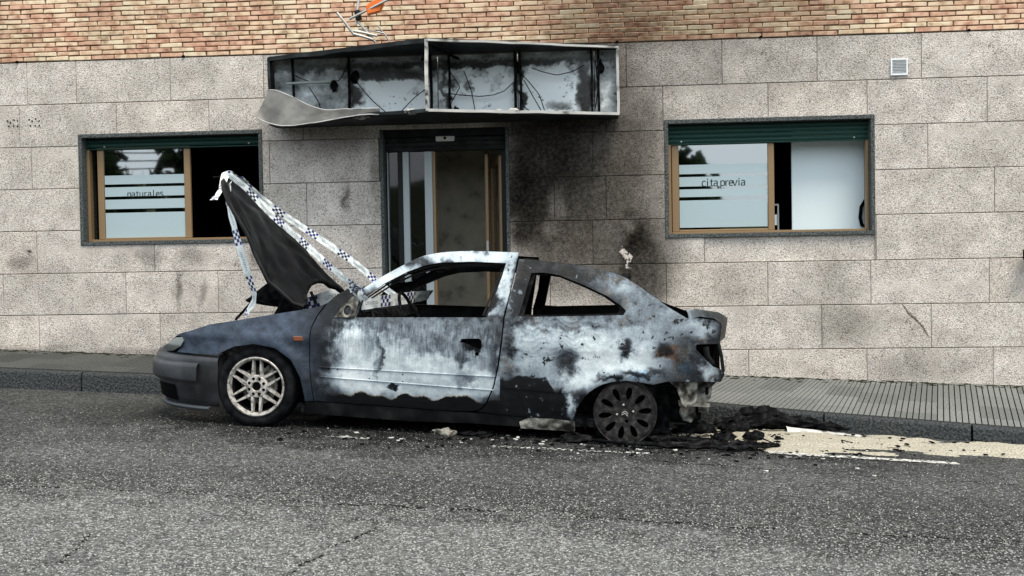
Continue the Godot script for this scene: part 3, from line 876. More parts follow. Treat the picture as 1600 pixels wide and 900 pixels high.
# ------------------------------------------------------------------ building
const LW := [-5.114, -3.308, 1.571, 2.635]
const RWIN := [0.47, 2.352, 1.54, 2.619]
const DOOR := [-2.178, -0.966, -0.2, 2.603]

func building() -> void:
	var bd := base("building")
	tag(bd, "shopfront building with pink granite cladding, thin brick above and two windows", "building")
	var openings := [rect(LW[0], LW[1], LW[2], LW[3]), rect(RWIN[0], RWIN[1], RWIN[2], RWIN[3]), rect(DOOR[0], DOOR[1], DOOR[2] - 1.0, DOOR[3])]
	# structural wall behind the cladding, with real openings
	var xs := [-9.0, LW[0], LW[1], DOOR[0], DOOR[1], RWIN[0], RWIN[1], 7.5]
	var b := MB.new()
	var zc := -0.16
	var piece := func(x0: float, x1: float, y0: float, y1: float) -> void:
		b.box(Vector3((x0 + x1) / 2, (y0 + y1) / 2, zc), Vector3(x1 - x0, y1 - y0, 0.27))
	for k in [0, 2, 4, 6]: piece.call(xs[k], xs[k + 1], -0.8, 3.345)
	piece.call(LW[0], LW[1], -0.8, LW[2]); piece.call(LW[0], LW[1], LW[3], 3.345)
	piece.call(RWIN[0], RWIN[1], -0.8, RWIN[2]); piece.call(RWIN[0], RWIN[1], RWIN[3], 3.345)
	piece.call(DOOR[0], DOOR[1], DOOR[3], 3.345)
	piece.call(DOOR[0], DOOR[1], -0.8, 0.36)
	obj("wall", b, M.joint, bd)
	# cladding
	var slabs := []
	for k in 5:
		var v: StandardMaterial3D = M.granite.duplicate()
		v.albedo_color = [Color(1, 1, 1), Color(0.985, 0.985, 0.98), Color(1.0, 0.993, 0.985), Color(0.97, 0.97, 0.97), Color(0.99, 0.99, 0.99)][k]
		v.uv1_offset = Vector3(k * 0.37, k * 0.23, 0)
		slabs.append(v)
	var rows_y := [3.338, 2.932, 2.526, 2.121, 1.717, 1.306, 0.905, 0.505, -0.5]
	var joints := [[-8.4, -7.3, -6.45, -5.61, -5.12, -4.19, -3.28, -2.36, -1.4, 0.13, 1.0, 1.85, 2.77, 3.75, 4.8, 5.9], [-8.0, -6.8, -5.7, -4.73, -3.82, -2.91, -2.01, -0.93, -0.06, 0.46, 1.41, 2.29, 3.34, 4.3, 5.4], [-8.4, -7.5, -6.55, -5.59, -4.37, -3.24, -2.19, -1.29, -0.19, 0.83, 1.81, 2.82, 3.8, 4.8, 5.8], [-8.1, -7.2, -6.17, -4.95, -3.88, -2.89, -1.78, -0.55, -0.07, 1.0, 2.09, 3.4, 4.4, 5.5], [-8.4, -7.4, -6.5, -5.56, -4.39, -3.26, -2.16, -1.19, -0.2, 0.82, 2.36, 3.9, 5.0], [-8.0, -6.9, -5.91, -4.68, -3.77, -2.65, -1.56, -0.6, 0.47, 1.39, 2.31, 3.35, 4.4, 5.5], [-8.3, -7.3, -6.4, -5.56, -4.35, -3.22, -2.05, -0.96, -0.01, 0.8, 1.87, 2.84, 3.9, 4.9], [-8.1, -7.0, -5.97, -5.0, -3.85, -2.67, -1.45, -0.37, 1.21, 2.27, 3.38, 4.4, 5.5]]
	for r in 8:
		var js: Array = joints[r]
		for k in js.size() - 1:
			var bits: Array = [rect(js[k] + 0.0022, js[k + 1] - 0.0022, rows_y[r + 1] + 0.003, rows_y[r] - 0.003)]
			for o in openings:
				var left := []
				for q in bits: left.append_array(Geometry2D.clip_polygons(q, o))
				bits = left
			for q in bits:
				var lo: Vector2 = q[0]
				var hi: Vector2 = q[0]
				for p in q:
					lo = lo.min(p); hi = hi.max(p)
				if hi.x - lo.x < 0.02 or hi.y - lo.y < 0.02: continue
				var mb := MB.new()
				var mid := (lo + hi) / 2
				var lp := PackedVector2Array()
				for p in q: lp.append(p - mid)
				var proud := rng.randf_range(-0.0015, 0.0015)
				mb.slab(lp, -0.024, proud, 0.0035)
				for p in mb.v: mb.w.append(Vector2((p.x + mid.x - WX0) / WW, 1.0 - (p.y + mid.y - WY0) / WH))
				obj("granite_panel", mb, slabs[rng.randi() % 5], bd, Vector3(mid.x, mid.y, 0))
	bricks(bd)
	window(bd, LW, [-4.99, -4.928, -4.124, -4.061], [2.246, 2.160, 2.132, 2.042, 2.013, 1.921, 1.884, 1.640], 2.505, "naturales", [-4.70, -4.335, 2.062, 0.062], 1.612)
	window(bd, RWIN, [0.539, 0.604, 1.417, 1.475], [2.217, 2.131, 2.104, 2.016, 1.990, 1.918, 1.887, 1.634], 2.412, "cita previa", [0.812, 1.212, 2.047, 0.07], 1.585)
	door(bd)
	rooms(bd)

func bricks(bd: Node3D) -> void:
	var mats := []
	var tones := [[Color(0.76, 0.60, 0.51), Color(0.86, 0.74, 0.64)], [Color(0.80, 0.67, 0.56), Color(0.88, 0.79, 0.68)], [Color(0.83, 0.73, 0.61), Color(0.90, 0.84, 0.73)], [Color(0.75, 0.58, 0.49), Color(0.84, 0.70, 0.60)], [Color(0.79, 0.65, 0.54), Color(0.87, 0.77, 0.66)]]
	for k in tones.size():
		var t := triplanar(mat(Color.WHITE, 0.9), 0.9)
		var a: Color = tones[k][0]
		var c: Color = tones[k][1]
		t.albedo_texture = speckle_tex(100 + k, 0.03, [a.darkened(0.22), a, c, c.lightened(0.06)], [0.10, 0.34, 0.62, 0.95], 256, FastNoiseLite.TYPE_SIMPLEX_SMOOTH, 5)
		mats.append(t)
	for t in mats:
		# the same smoke stains reach up on to the bricks
		t.detail_enabled = true
		t.detail_albedo = M.granite.detail_albedo
		t.detail_blend_mode = BaseMaterial3D.BLEND_MODE_MUL
		t.detail_uv_layer = BaseMaterial3D.DETAIL_UV_2
		t.uv2_triplanar = true
		t.uv2_world_triplanar = true
		t.uv2_scale = Vector3(1.0 / WW, 1.0 / WH, 1.0)
		t.uv2_offset = Vector3(-WX0 / WW, -WY0 / WH - 1.0, 0.0)
	var shapes := []
	for k in 6:
		var mb := MB.new()
		mb.box(Vector3.ZERO, Vector3(0.217, 0.037, 0.05), Basis.IDENTITY, 0.004)
		var nz := noise(200 + k, 14.0, FastNoiseLite.TYPE_SIMPLEX_SMOOTH, 2)
		for i in mb.v.size():
			var p := mb.v[i]
			mb.v[i] = p + Vector3(nz.get_noise_3d(p.x, p.y * 3, p.z), nz.get_noise_3d(p.x + 7, p.y * 2, p.z), nz.get_noise_3d(p.x, p.y, p.z + 5)) * Vector3(0.006, 0.005, 0.006)
		shapes.append(mb)
	var meshes := []
	for s in shapes: meshes.append(s.mesh())
	var mortar := MB.new()
	mortar.box(Vector3(-0.75, 5.0, -0.155), Vector3(16.5, 3.309, 0.28))
	obj("upper_wall", mortar, mat(Color(0.50, 0.42, 0.34), 0.95), bd)
	var rest := []
	for k in mats.size(): rest.append(MB.new())
	var singles := 0
	var pick := RandomNumberGenerator.new()
	pick.seed = 21
	for r in 18:
		var y := 3.366 + r * 0.0455
		var x := -6.9 + (0.113 if r % 2 else 0.0) + pick.randf_range(-0.02, 0.02)
		while x < 4.6:
			var m := pick.randi() % 5
			var k := pick.randi() % 6
			var bs := Basis(Vector3.BACK, pick.randf_range(-0.012, 0.012) + (PI if pick.randf() < 0.5 else 0.0))
			var at := Vector3(x, y + pick.randf_range(-0.002, 0.002), -0.022 + pick.randf_range(0.0, 0.006))
			if r < 7 and x > -6.05 and x < 3.85:
				var o := MeshInstance3D.new()
				o.name = "brick"
				o.mesh = meshes[k]
				o.material_override = mats[m]
				o.transform = Transform3D(bs, at)
				bd.add_child(o, true)
				singles += 1
			else:
				var t: MB = rest[m]
				for i in shapes[k].v.size():
					t.v.append(bs * shapes[k].v[i] + at)
					t.n.append(bs * shapes[k].n[i])
			x += 0.226 + pick.randf_range(-0.003, 0.003)
	for k in mats.size():
		if rest[k].v.size(): obj("more_bricks", rest[k], mats[k], bd).set_meta("kind", "stuff")

func letters(text: String, x0: float, x1: float, y: float, height: float, z: float, m: Material, parent: Node3D) -> void:
	var f := SystemFont.new()
	f.font_names = PackedStringArray(["Droid Sans"])
	# letters set one by one, widely spaced
	var total := 0.0
	var items := []
	for ch in text:
		if ch == " ":
			total += 0.7
			items.append(null)
			continue
		var t := TextMesh.new()
		t.font = f
		t.text = ch
		t.font_size = 64
		t.pixel_size = height / 46.0
		t.depth = 0.0015
		items.append(t)
		total += 1.0
	var step := (x1 - x0) / total
	var x := x0
	for t in items:
		if t == null:
			x += step * 0.7
			continue
		var o := MeshInstance3D.new()
		o.name = "letter"
		o.mesh = t
		o.material_override = m
		o.position = Vector3(x + step / 2, y, z)
		parent.add_child(o, true)
		x += step

func window(bd: Node3D, o: Array, sash: Array, film: Array, shutter_low: float, text: String, place: Array, rail: float) -> void:
	var wn := base("window", Vector3((o[0] + o[1]) / 2, o[2], -0.1), bd)
	var org := wn.position
	var add := func(called: String, m: Material, x0: float, x1: float, y0: float, y1: float, z0: float, z1: float, bevel := 0.002) -> void:
		var b := MB.new()
		b.box(Vector3((x0 + x1) / 2, (y0 + y1) / 2, (z0 + z1) / 2) - org, Vector3(x1 - x0, y1 - y0, z1 - z0), Basis.IDENTITY, bevel)
		obj(called, b, m, wn)
	var t := 0.034
	add.call("stone_lintel", M.trim_stone, o[0], o[1], o[3] - t, o[3], -0.29, 0.012)
	add.call("stone_sill", M.trim_stone, o[0], o[1], o[2], o[2] + t, -0.29, 0.014)
	add.call("stone_jamb", M.trim_stone, o[0], o[0] + t, o[2] + t, o[3] - t, -0.29, 0.010)
	add.call("stone_jamb", M.trim_stone, o[1] - t, o[1], o[2] + t, o[3] - t, -0.29, 0.010)
	# roller shutter, let down a little
	var y: float = o[3] - t - 0.002
	var slat := 0.043
	while y > shutter_low + 0.01:
		var low: float = max(y - slat, shutter_low)
		var b := MB.new()
		var rows := []
		for k in 7:
			var a := lerpf(-1.0, 1.0, k / 6.0)
			var line := PackedVector3Array()
			for x in [o[0] + t + 0.001, o[1] - t - 0.001]: line.append(Vector3(x, (y + low) / 2 + a * (y - low - 0.003) / 2, -0.105 + 0.009 * (1.0 - a * a)) - org)
			rows.append(line)
		b.grid(rows)
		b.quad(Vector3(o[0] + t, low + 0.002, -0.105) - org, Vector3(o[1] - t, low + 0.002, -0.105) - org, Vector3(o[1] - t, low + 0.002, -0.118) - org, Vector3(o[0] + t, low + 0.002, -0.118) - org, Vector3.DOWN)
		obj("shutter_slat", b, M.shutter, wn)
		y = low
	add.call("shutter_end_bar", M.shutter, o[0] + t + 0.001, o[1] - t - 0.001, shutter_low - 0.012, shutter_low + 0.001, -0.122, -0.096)
	for sx in [sash[0] + 0.09, o[1] - 0.16]:
		var b := MB.new()
		b.lathe([Vector2(0.001, 0.008), Vector2(0.007, 0.006), Vector2(0.009, 0.0)], 10, Vector3(sx, shutter_low + 0.016, -0.098) - org)
		obj("shutter_stop", b, M.steel, wn)
	add.call("shutter_guide", M.bronze, o[0] + t + 0.001, o[0] + t + 0.028, o[2] + t, shutter_low - 0.012, -0.16, -0.09)
	add.call("shutter_guide", M.bronze, o[1] - t - 0.024, o[1] - t - 0.001, o[2] + t, shutter_low - 0.012, -0.16, -0.09)
	# sliding frame: track, one sash drawn to the left, the other half open
	add.call("track", M.bronze, o[0] + t + 0.03, o[1] - t - 0.026, o[2] + t + 0.001, o[2] + t + 0.022, -0.215, -0.088)
	add.call("track", M.bronze, o[0] + t + 0.03, o[1] - t - 0.026, o[3] - t - 0.05, o[3] - t - 0.004, -0.215, -0.135)
	add.call("sash_stile", M.bronze, sash[0], sash[1], o[2] + t + 0.023, o[3] - t - 0.052, -0.158, -0.122, 0.005)
	add.call("sash_stile", M.bronze, sash[2], sash[3], o[2] + t + 0.023, o[3] - t - 0.052, -0.158, -0.122, 0.005)
	add.call("sash_rail", M.bronze, sash[1], sash[2], o[2] + t + 0.023, rail + 0.03, -0.157, -0.123, 0.005)
	add.call("sash_rail", M.bronze, sash[1], sash[2], o[3] - t - 0.10, o[3] - t - 0.053, -0.157, -0.123, 0.005)
	add.call("glass_pane", M.glass, sash[1], sash[2], rail + 0.03, o[3] - t - 0.10, -0.143, -0.139, 0.0)
	for k in 4: add.call("frosted_film", M.film, sash[1] + 0.004, sash[2] - 0.004, film[k * 2 + 1], film[k * 2], -0.1395 + 0.0015, -0.1365, 0.0)
	letters(text, place[0] - org.x, place[1] - org.x, place[2] - org.y, place[3], -0.1355 - org.z, mat(Color(0.10, 0.13, 0.14), 0.6), wn)

func door(bd: Node3D) -> void:
	var dn := base("entrance_door", Vector3(-1.572, 0.36, -0.1), bd)
	var org := dn.position
	var add := func(called: String, m: Material, x0: float, x1: float, y0: float, y1: float, z0: float, z1: float, bevel := 0.002) -> Node3D:
		var b := MB.new()
		b.box(Vector3((x0 + x1) / 2, (y0 + y1) / 2, (z0 + z1) / 2) - org, Vector3(x1 - x0, y1 - y0, z1 - z0), Basis.IDENTITY, bevel)
		return obj(called, b, m, dn)
	var t := 0.03
	add.call("stone_jamb", M.trim_stone, DOOR[0], DOOR[0] + t, 0.2, DOOR[3], -0.29, 0.008)
	add.call("stone_jamb", M.trim_stone, DOOR[1] - t, DOOR[1], 0.2, DOOR[3], -0.29, 0.008)
	add.call("threshold", M.trim_stone, DOOR[0] + t, DOOR[1] - t, 0.33, 0.39, -0.3, 0.01)
	add.call("shutter_box", M.dark_frame, DOOR[0] + t, DOOR[1] - t, 2.535, DOOR[3] - 0.002, -0.26, -0.03)
	for k in 2: add.call("shutter_slat", M.dark_frame, DOOR[0] + t, DOOR[1] - t, 2.447 + k * 0.044, 2.488 + k * 0.044, -0.12, -0.095, 0.006)
	add.call("header", M.dark_frame, DOOR[0] + t, DOOR[1] - t, 2.405, 2.444, -0.22, -0.11)
	add.call("edge_trim", M.grey_alu, -2.135, -2.127, 0.39, 2.40, -0.19, -0.10)
	add.call("side_glass", M.dark_glass, -2.127, -2.035, 0.39, 2.40, -0.152, -0.146, 0.0)
	add.call("side_post", M.dark_metal, -2.035, -1.985, 0.39, 2.40, -0.2, -0.11)
	add.call("side_post", M.grey_alu, -1.985, -1.927, 0.39, 2.40, -0.2, -0.105)
	add.call("side_glass", M.dark_glass, -1.927, -1.778, 0.39, 2.40, -0.152, -0.146, 0.0)
	add.call("side_post", M.grey_alu, -1.778, -1.705, 0.39, 2.40, -0.2, -0.105)
	add.call("door_stop", M.bronze, -1.705, -1.678, 0.39, 2.40, -0.215, -0.12)
	# the leaf stands open, swung into the hall
	var leaf := Transform3D(Basis(Vector3.UP, deg_to_rad(-76)), Vector3(-1.05, 0.36, -0.2) - org)
	var la := func(called: String, m: Material, x0: float, x1: float, y0: float, y1: float, z0: float, z1: float) -> void:
		var b := MB.new()
		b.box(Vector3((x0 + x1) / 2, (y0 + y1) / 2, (z0 + z1) / 2), Vector3(x1 - x0, y1 - y0, z1 - z0), Basis.IDENTITY, 0.004)
		var o := obj(called, b, m, dn)
		o.transform = leaf
	la.call("leaf_stile", M.bronze, -0.075, 0.0, 0.03, 2.0, -0.03, 0.03)
	la.call("leaf_stile", M.bronze, -0.66, -0.58, 0.03, 2.0, -0.03, 0.03)
	la.call("leaf_rail", M.bronze, -0.58, -0.075, 0.03, 0.14, -0.025, 0.025)
	la.call("leaf_rail", M.bronze, -0.58, -0.075, 1.92, 2.0, -0.025, 0.025)
	la.call("leaf_glass", M.dark_glass, -0.58, -0.075, 0.14, 1.92, -0.004, 0.004)
	add.call("hinge_post", M.dark_metal, -1.05, DOOR[1] - t, 0.39, 2.40, -0.22, -0.12)
	add.call("door_jamb", M.bronze, -1.068, -1.05, 0.39, 2.34, -0.2, -0.13)
	# front stile of the open leaf with its lock and handle
	add.call("open_leaf_edge", M.bronze, -1.228, -1.192, 0.41, 2.38, -0.36, -0.30, 0.006)
	add.call("lock_plate", M.steel, -1.222, -1.198, 1.33, 1.55, -0.298, -0.290)
	var b := MB.new()
	b.tube([Vector3(-1.21, 1.44, -0.295) - org, Vector3(-1.21, 1.44, -0.25) - org, Vector3(-1.10, 1.44, -0.245) - org], 0.011, 8)
	b.tube([Vector3(-1.235, 1.43, -0.33) - org, Vector3(-1.29, 1.43, -0.33) - org, Vector3(-1.29, 1.43, -0.42) - org], 0.010, 8)
	obj("door_handle", b, M.black, dn)
	# white emergency-light housing over the door
	var s := base("sensor_box", Vector3(-1.572, 2.52, -0.085))
	tag(s, "white rounded box with a black dot on the lintel above the entrance", "sensor")
	b = MB.new()
	b.box(Vector3.ZERO, Vector3(0.176, 0.062, 0.036), Basis.IDENTITY, 0.008)
	obj("housing", b, mat(Color(0.86, 0.86, 0.84), 0.5), s)
	b = MB.new()
	b.lathe([Vector2(0.0005, 0.008), Vector2(0.010, 0.006), Vector2(0.013, 0.0)], 14, Vector3(0, -0.002, 0.0185))
	obj("lens", b, M.black, s)

func rooms(bd: Node3D) -> void:
	# closed rooms behind the openings, so that daylight only enters through them
	var room := MB.new()
	var shell := func(b: MB, x0: float, x1: float, y0: float, y1: float, z0: float, z1: float) -> void:
		var c := Vector3((x0 + x1) / 2, (y0 + y1) / 2, (z0 + z1) / 2)
		b.box(Vector3(c.x, c.y, z0 - 0.05), Vector3(x1 - x0 + 0.2, y1 - y0 + 0.2, 0.1))
		b.box(Vector3(x0 - 0.05, c.y, c.z), Vector3(0.1, y1 - y0, z1 - z0))
		b.box(Vector3(x1 + 0.05, c.y, c.z), Vector3(0.1, y1 - y0, z1 - z0))
		b.box(Vector3(c.x, y0 - 0.05, c.z), Vector3(x1 - x0 + 0.2, 0.1, z1 - z0))
		b.box(Vector3(c.x, y1 + 0.05, c.z), Vector3(x1 - x0 + 0.2, 0.1, z1 - z0))
	shell.call(room, -7.0, -2.9, 0.4, 3.0, -5.5, -0.296)
	obj("room_shell", room, M.soot_room, bd)
	room = MB.new()
	shell.call(room, 0.1, 4.6, 0.4, 3.0, -5.5, -0.296)
	obj("room_shell", room, M.soot_room, bd)
	var b := MB.new()
	shell.call(b, -2.75, -0.4, 0.36, 2.75, -1.35, -0.296)
	obj("hall_shell", b, M.plaster, bd)
	# dark mirror-like panel in the hall behind the side glass
	b = MB.new()
	b.box(Vector3(-2.2, 1.4, -0.9), Vector3(0.75, 2.0, 0.04))
	obj("hall_screen", b, M.char, bd)
	# white partition close behind the right window
	b = MB.new()
	b.box(Vector3(2.215, 1.72, -0.36), Vector3(1.1, 2.5, 0.03), Basis.IDENTITY, 0.003)
	tag(obj("partition_board", b, M.white_board), "smooth white partition board behind the right half of the right window", "board")
	b = MB.new()
	b.tube([Vector3(2.345, 1.62, -0.315), Vector3(2.30, 1.63, -0.315), Vector3(2.285, 1.70, -0.315), Vector3(2.295, 1.80, -0.315), Vector3(2.33, 1.86, -0.315), Vector3(2.40, 1.88, -0.315)], 0.016, 8)
	b.tube([Vector3(2.40, 1.88, -0.315), Vector3(2.50, 1.70, -0.315), Vector3(2.46, 1.1, -0.315), Vector3(2.46, 0.41, -0.315)], 0.018, 8)
	tag(obj("desk_chair", b, M.black), "black curved chair armrest in front of the white board", "chair")
	var rk := base("metal_rack", Vector3(1.52, 0.41, -0.44))
	tag(rk, "pale metal rack seen in the dark gap beside the white board", "rack")
	b = MB.new()
	for x in [-0.045, 0.03]: b.box(Vector3(x, 0.72, 0), Vector3(0.014, 1.44, 0.02))
	obj("upright", b, M.grey_alu, rk)
	b = MB.new()
	b.box(Vector3(-0.0075, 1.433, 0), Vector3(0.062, 0.014, 0.02))
	obj("top_bar", b, M.grey_alu, rk)
	b = MB.new()
	b.box(Vector3(-0.0075, 1.29, -0.004), Vector3(0.058, 0.1, 0.01))
	obj("paper_sheet", b, M.white_board, rk)
	# an office chair's rounded back in the dark left room
	var ch := base("office_chair", Vector3(-3.75, 0.4, -0.9))
	tag(ch, "dark rounded chair back in the unlit room behind the left window", "chair")
	b = MB.new()
	var rows := []
	for k in 9:
		var line := PackedVector3Array()
		for i in 13:
			var a := PI * i / 12.0
			line.append(Vector3(cos(a) * 0.2, 1.1 + k * 0.02 + sin(a) * 0.22 * (k / 8.0), 0.04 * sin(a)))
		rows.append(line)
	b.grid(rows)
	obj("backrest", b, M.black, ch)
	b = MB.new()
	b.tube([Vector3(0, 0.03, -0.1), Vector3(0, 0.5, -0.1), Vector3(0, 1.15, 0.0)], 0.03, 8)
	b.box(Vector3(0, 0.5, -0.3), Vector3(0.45, 0.07, 0.45), Basis.IDENTITY, 0.02)
	b.box(Vector3(0, 0.025, -0.1), Vector3(0.5, 0.05, 0.5), Basis.IDENTITY, 0.01)
	obj("seat_and_post", b, M.black, ch)

# ------------------------------------------------------------------ sign box above the door
func sign_box() -> void:
	var sb := base("sign_box", Vector3(-1.55, 2.65, 0.0))
	tag(sb, "burnt-out pointed sign box with bare metal back above the entrance", "sign")
	var org := sb.position
	var L := Vector3(-3.15, 0, 0.25)
	var A := Vector3(-1.575, 0, 0.9)
	var R := Vector3(0.052, 0, 0.25)
	var top := 3.262
	var low := 2.652
	var plan := [Vector3(-3.15, 0, 0.03), L, A, R, Vector3(0.052, 0, 0.03)]
	for e in [[top, top + 0.012, "top_panel"], [low - 0.012, low, "bottom_panel"]]:
		var b := MB.new()
		for k in range(1, 4):
			for y in [e[0], e[1]]:
				b.ftri(plan[0] + Vector3(0, y, 0) - org, plan[k] + Vector3(0, y, 0) - org, plan[k + 1] + Vector3(0, y, 0) - org, Vector3(0, y - (e[0] + e[1]) / 2, 0))
		for k in 4: b.quad(plan[k] + Vector3(0, e[0], 0) - org, plan[k + 1] + Vector3(0, e[0], 0) - org, plan[k + 1] + Vector3(0, e[1], 0) - org, plan[k] + Vector3(0, e[1], 0) - org, Vector3(0, 0, 1))
		obj(e[2], b, M.dark_frame, sb)
	var bend := noise(304, 1.4, FastNoiseLite.TYPE_SIMPLEX_SMOOTH, 2)
	var bar := func(called: String, m: Material, a: Vector3, c: Vector3, wid: float, thick: float) -> void:
		var b := MB.new()
		var d := (c - a).normalized()
		var side := d.cross(Vector3.UP if abs(d.y) < 0.9 else Vector3.BACK).normalized()
		var upv := d.cross(side)
		# heat has left the profiles slightly bent
		var prev := []
		for k in 15:
			var t := k / 14.0
			var p: Vector3 = a.lerp(c, t) - org
			p += (side * bend.get_noise_2d(p.x * 2.0 + p.y, wid * 900.0) + upv * bend.get_noise_2d(p.x * 2.0 + p.y, 40.0 + thick * 900.0)) * 0.012 * sin(PI * t)
			var ring := [p + side * wid / 2 + upv * thick / 2, p - side * wid / 2 + upv * thick / 2, p - side * wid / 2 - upv * thick / 2, p + side * wid / 2 - upv * thick / 2]
			if k > 0:
				for i in 4: b.quad(prev[i], prev[(i + 1) % 4], ring[(i + 1) % 4], ring[i], (ring[i] + ring[(i + 1) % 4]) / 2 - p)
			if k == 0 or k == 14: b.quad(ring[0], ring[1], ring[2], ring[3], -d if k == 0 else d)
			prev = ring
		obj(called, b, m, sb)
	var up := func(p: Vector3, y: float) -> Vector3: return Vector3(p.x, y, p.z)
	bar.call("top_rail", M.dark_frame, up.call(L, top - 0.012), up.call(A, top - 0.012), 0.03, 0.036)
	bar.call("top_rail", M.white_rail, up.call(A, top - 0.006), up.call(R, top - 0.006), 0.03, 0.018)
	bar.call("bottom_rail", M.white_rail, up.call(A, low + 0.006), up.call(R, low + 0.008), 0.03, 0.024)
	bar.call("bottom_rail", M.dark_frame, up.call(L, low + 0.010), up.call(A, low + 0.004), 0.03, 0.030)
	bar.call("corner_post", M.ashen, up.call(A, low), up.call(A, top), 0.028, 0.028)
	bar.call("end_post", M.white_rail, up.call(R, low), up.call(R, top), 0.024, 0.018)
	bar.call("end_post", M.dark_frame, up.call(L, low), up.call(L, top), 0.024, 0.024)
	for x in [-3.15, 0.052]:
		var b := MB.new()
		b.box(Vector3(x, (top + low) / 2, 0.135) - org, Vector3(0.008, top - low - 0.004, 0.21))
		obj("end_plate", b, M.dark_frame, sb)
	# back sheets, slightly buckled
	var xs := [-3.14, -2.43, -1.60, -0.86, -0.16, 0.045]
	var buckle := noise(301, 2.2, FastNoiseLite.TYPE_SIMPLEX_SMOOTH, 2)
	for k in 5:
		var b := MB.new()
		var rows := []
		var uvs := []
		for j in 9:
			var line := PackedVector3Array()
			var ul := PackedVector2Array()
			for i in 13:
				var x := lerpf(xs[k] + 0.004, xs[k + 1] - 0.004, i / 12.0)
				var y := lerpf(low + 0.004, top - 0.004, j / 8.0)
				line.append(Vector3(x, y, 0.115 + 0.022 * buckle.get_noise_2d(x, y)) - org)
				ul.append(Vector2((x + 3.15) / 3.2, 1.0 - (y - low) / (top - low)))
			rows.append(line)
			uvs.append(ul)
		b.grid(rows, uvs)
		obj("back_sheet", b, M.sheet, sb)
	# studs between the sheets
	for x in [-2.95, -2.43, -1.66, -1.49, -0.88, -0.83, -0.18, -0.12]:
		bar.call("stud", M.char, Vector3(x, low, 0.155), Vector3(x + rng.randf_range(-0.01, 0.01), top, 0.155), 0.02 + 0.008 * rng.randf(), 0.02)
	# diagonal braces from the wall to the front corner
	for x in [-1.75, -1.40]:
		bar.call("brace", M.char, Vector3(x, low + 0.02, 0.08), Vector3(A.x, low + 0.02, A.z - 0.03), 0.02, 0.02)
		bar.call("brace", M.char, Vector3(x, top - 0.04, 0.08), Vector3(A.x, top - 0.04, A.z - 0.03), 0.02, 0.02)
	# a lamp tube still in its holder
	var b := MB.new()
	b.tube([Vector3(-3.0, 3.03, 0.20) - org, Vector3(-2.58, 3.035, 0.20) - org], 0.013, 8)
	obj("lamp_tube", b, mat(Color(0.55, 0.58, 0.56), 0.4), sb)
	for p in [Vector3(-2.57, 3.0, 0.15), Vector3(-2.37, 3.08, 0.13), Vector3(-1.42, 2.72, 0.18), Vector3(-0.86, 3.12, 0.13), Vector3(-0.10, 3.1, 0.13), Vector3(-2.42, 2.70, 0.2)]:
		obj("lamp_holder", lump(p - org, Vector3(0.035, 0.055, 0.03), int(p.x * 50) + 900, 0.5), M.char, sb)
	# loose, hanging wires
	var wires := [[-2.95, 3.12, -2.75, 3.03, -2.5, 3.05, -2.42, 3.2], [-2.8, 3.0, -2.7, 2.85, -2.66, 2.7], [-2.40, 3.1, -2.2, 2.85, -2.0, 2.68], [-2.0, 2.68, -1.8, 2.88, -1.66, 2.98], [-1.48, 3.1, -1.38, 2.95, -1.47, 2.8, -1.46, 2.7], [-1.35, 3.1, -1.28, 2.9, -1.25, 2.7], [-1.5, 2.9, -1.2, 2.86, -0.98, 2.9, -0.87, 3.0], [-0.8, 3.0, -0.72, 2.85, -0.62, 2.67], [-0.82, 3.05, -0.66, 2.86, -0.60, 2.67], [-0.72, 3.1, -0.5, 3.03, -0.35, 3.06, -0.25, 3.12], [-0.84, 2.9, -0.8, 2.75, -0.68, 2.67], [-1.45, 2.75, -1.35, 2.74, -1.28, 2.68], [-2.43, 3.2, -2.40, 2.95, -2.44, 2.75], [-0.15, 3.15, -0.13, 2.9, -0.16, 2.7]]
	for wv in wires:
		b = MB.new()
		var cv := Curve3D.new()
		var m: int = wv.size() / 2
		for k in m:
			var p := Vector3(wv[k * 2], wv[k * 2 + 1], 0.16 + rng.randf() * 0.06) - org
			var a := Vector3.ZERO
			if k > 0 and k < m - 1: a = Vector3(wv[k * 2 + 2] - wv[k * 2 - 2], wv[k * 2 + 3] - wv[k * 2 - 1], 0) * 0.2
			cv.add_point(p, -a, a)
		var pts := []
		for k in 15: pts.append(cv.sample_baked(cv.get_baked_length() * k / 14.0))
		b.tube(pts, 0.0045, 5)
		obj("wire", b, M.black, sb)
	# melted drips of the plastic front along the bottom rail
	for k in 16:
		var x := lerpf(-2.55, -1.6, rng.randf()) if k < 11 else lerpf(-1.5, 0.0, rng.randf())
		var z := 0.9 - absf(x + 1.575) * 0.405
		obj("melted_drip", lump(Vector3(x, low + rng.randf_range(-0.01, 0.03), z) - org, Vector3(rng.randf_range(0.015, 0.05), rng.randf_range(0.008, 0.02), 0.012), 400 + k, 0.6), M.ashen, sb)
	# the front sheet, slumped and curled over the left end
	b = MB.new()
	var rows2 := []
	var wob := noise(302, 3.0, FastNoiseLite.TYPE_SIMPLEX_SMOOTH, 3)
	for j in 13:
		var v := j / 12.0
		var line := PackedVector3Array()
		for i in 29:
			var t := i / 28.0
			var x := lerpf(-3.15, -2.02, t)
			var yt := 2.965 - 0.20 * smoothstep(0.0, 0.55, t) - 0.055 * t
			var yb := lerpf(2.70, 2.655, t) - 0.13 * sin(PI * pow(t, 0.75)) * (1.0 - t)
			var fold := 0.20 * pow(v, 1.3) * pow(1.0 - t, 0.8) + 0.015 * sin(PI * v)
			var y := lerpf(yt, yb, v) + 0.006 * wob.get_noise_2d(x * 2.0, v * 2.0)
			var z := 0.27 + (x + 3.15) * 0.405 + fold + 0.008 * wob.get_noise_2d(x * 1.5 + 9.0, v) + 0.012 * sin(t * 14.0 + v * 2.0) * v
			line.append(Vector3(x - 0.06 * v * (1.0 - t), y, z) - org)
		rows2.append(line)
	b.grid(rows2)
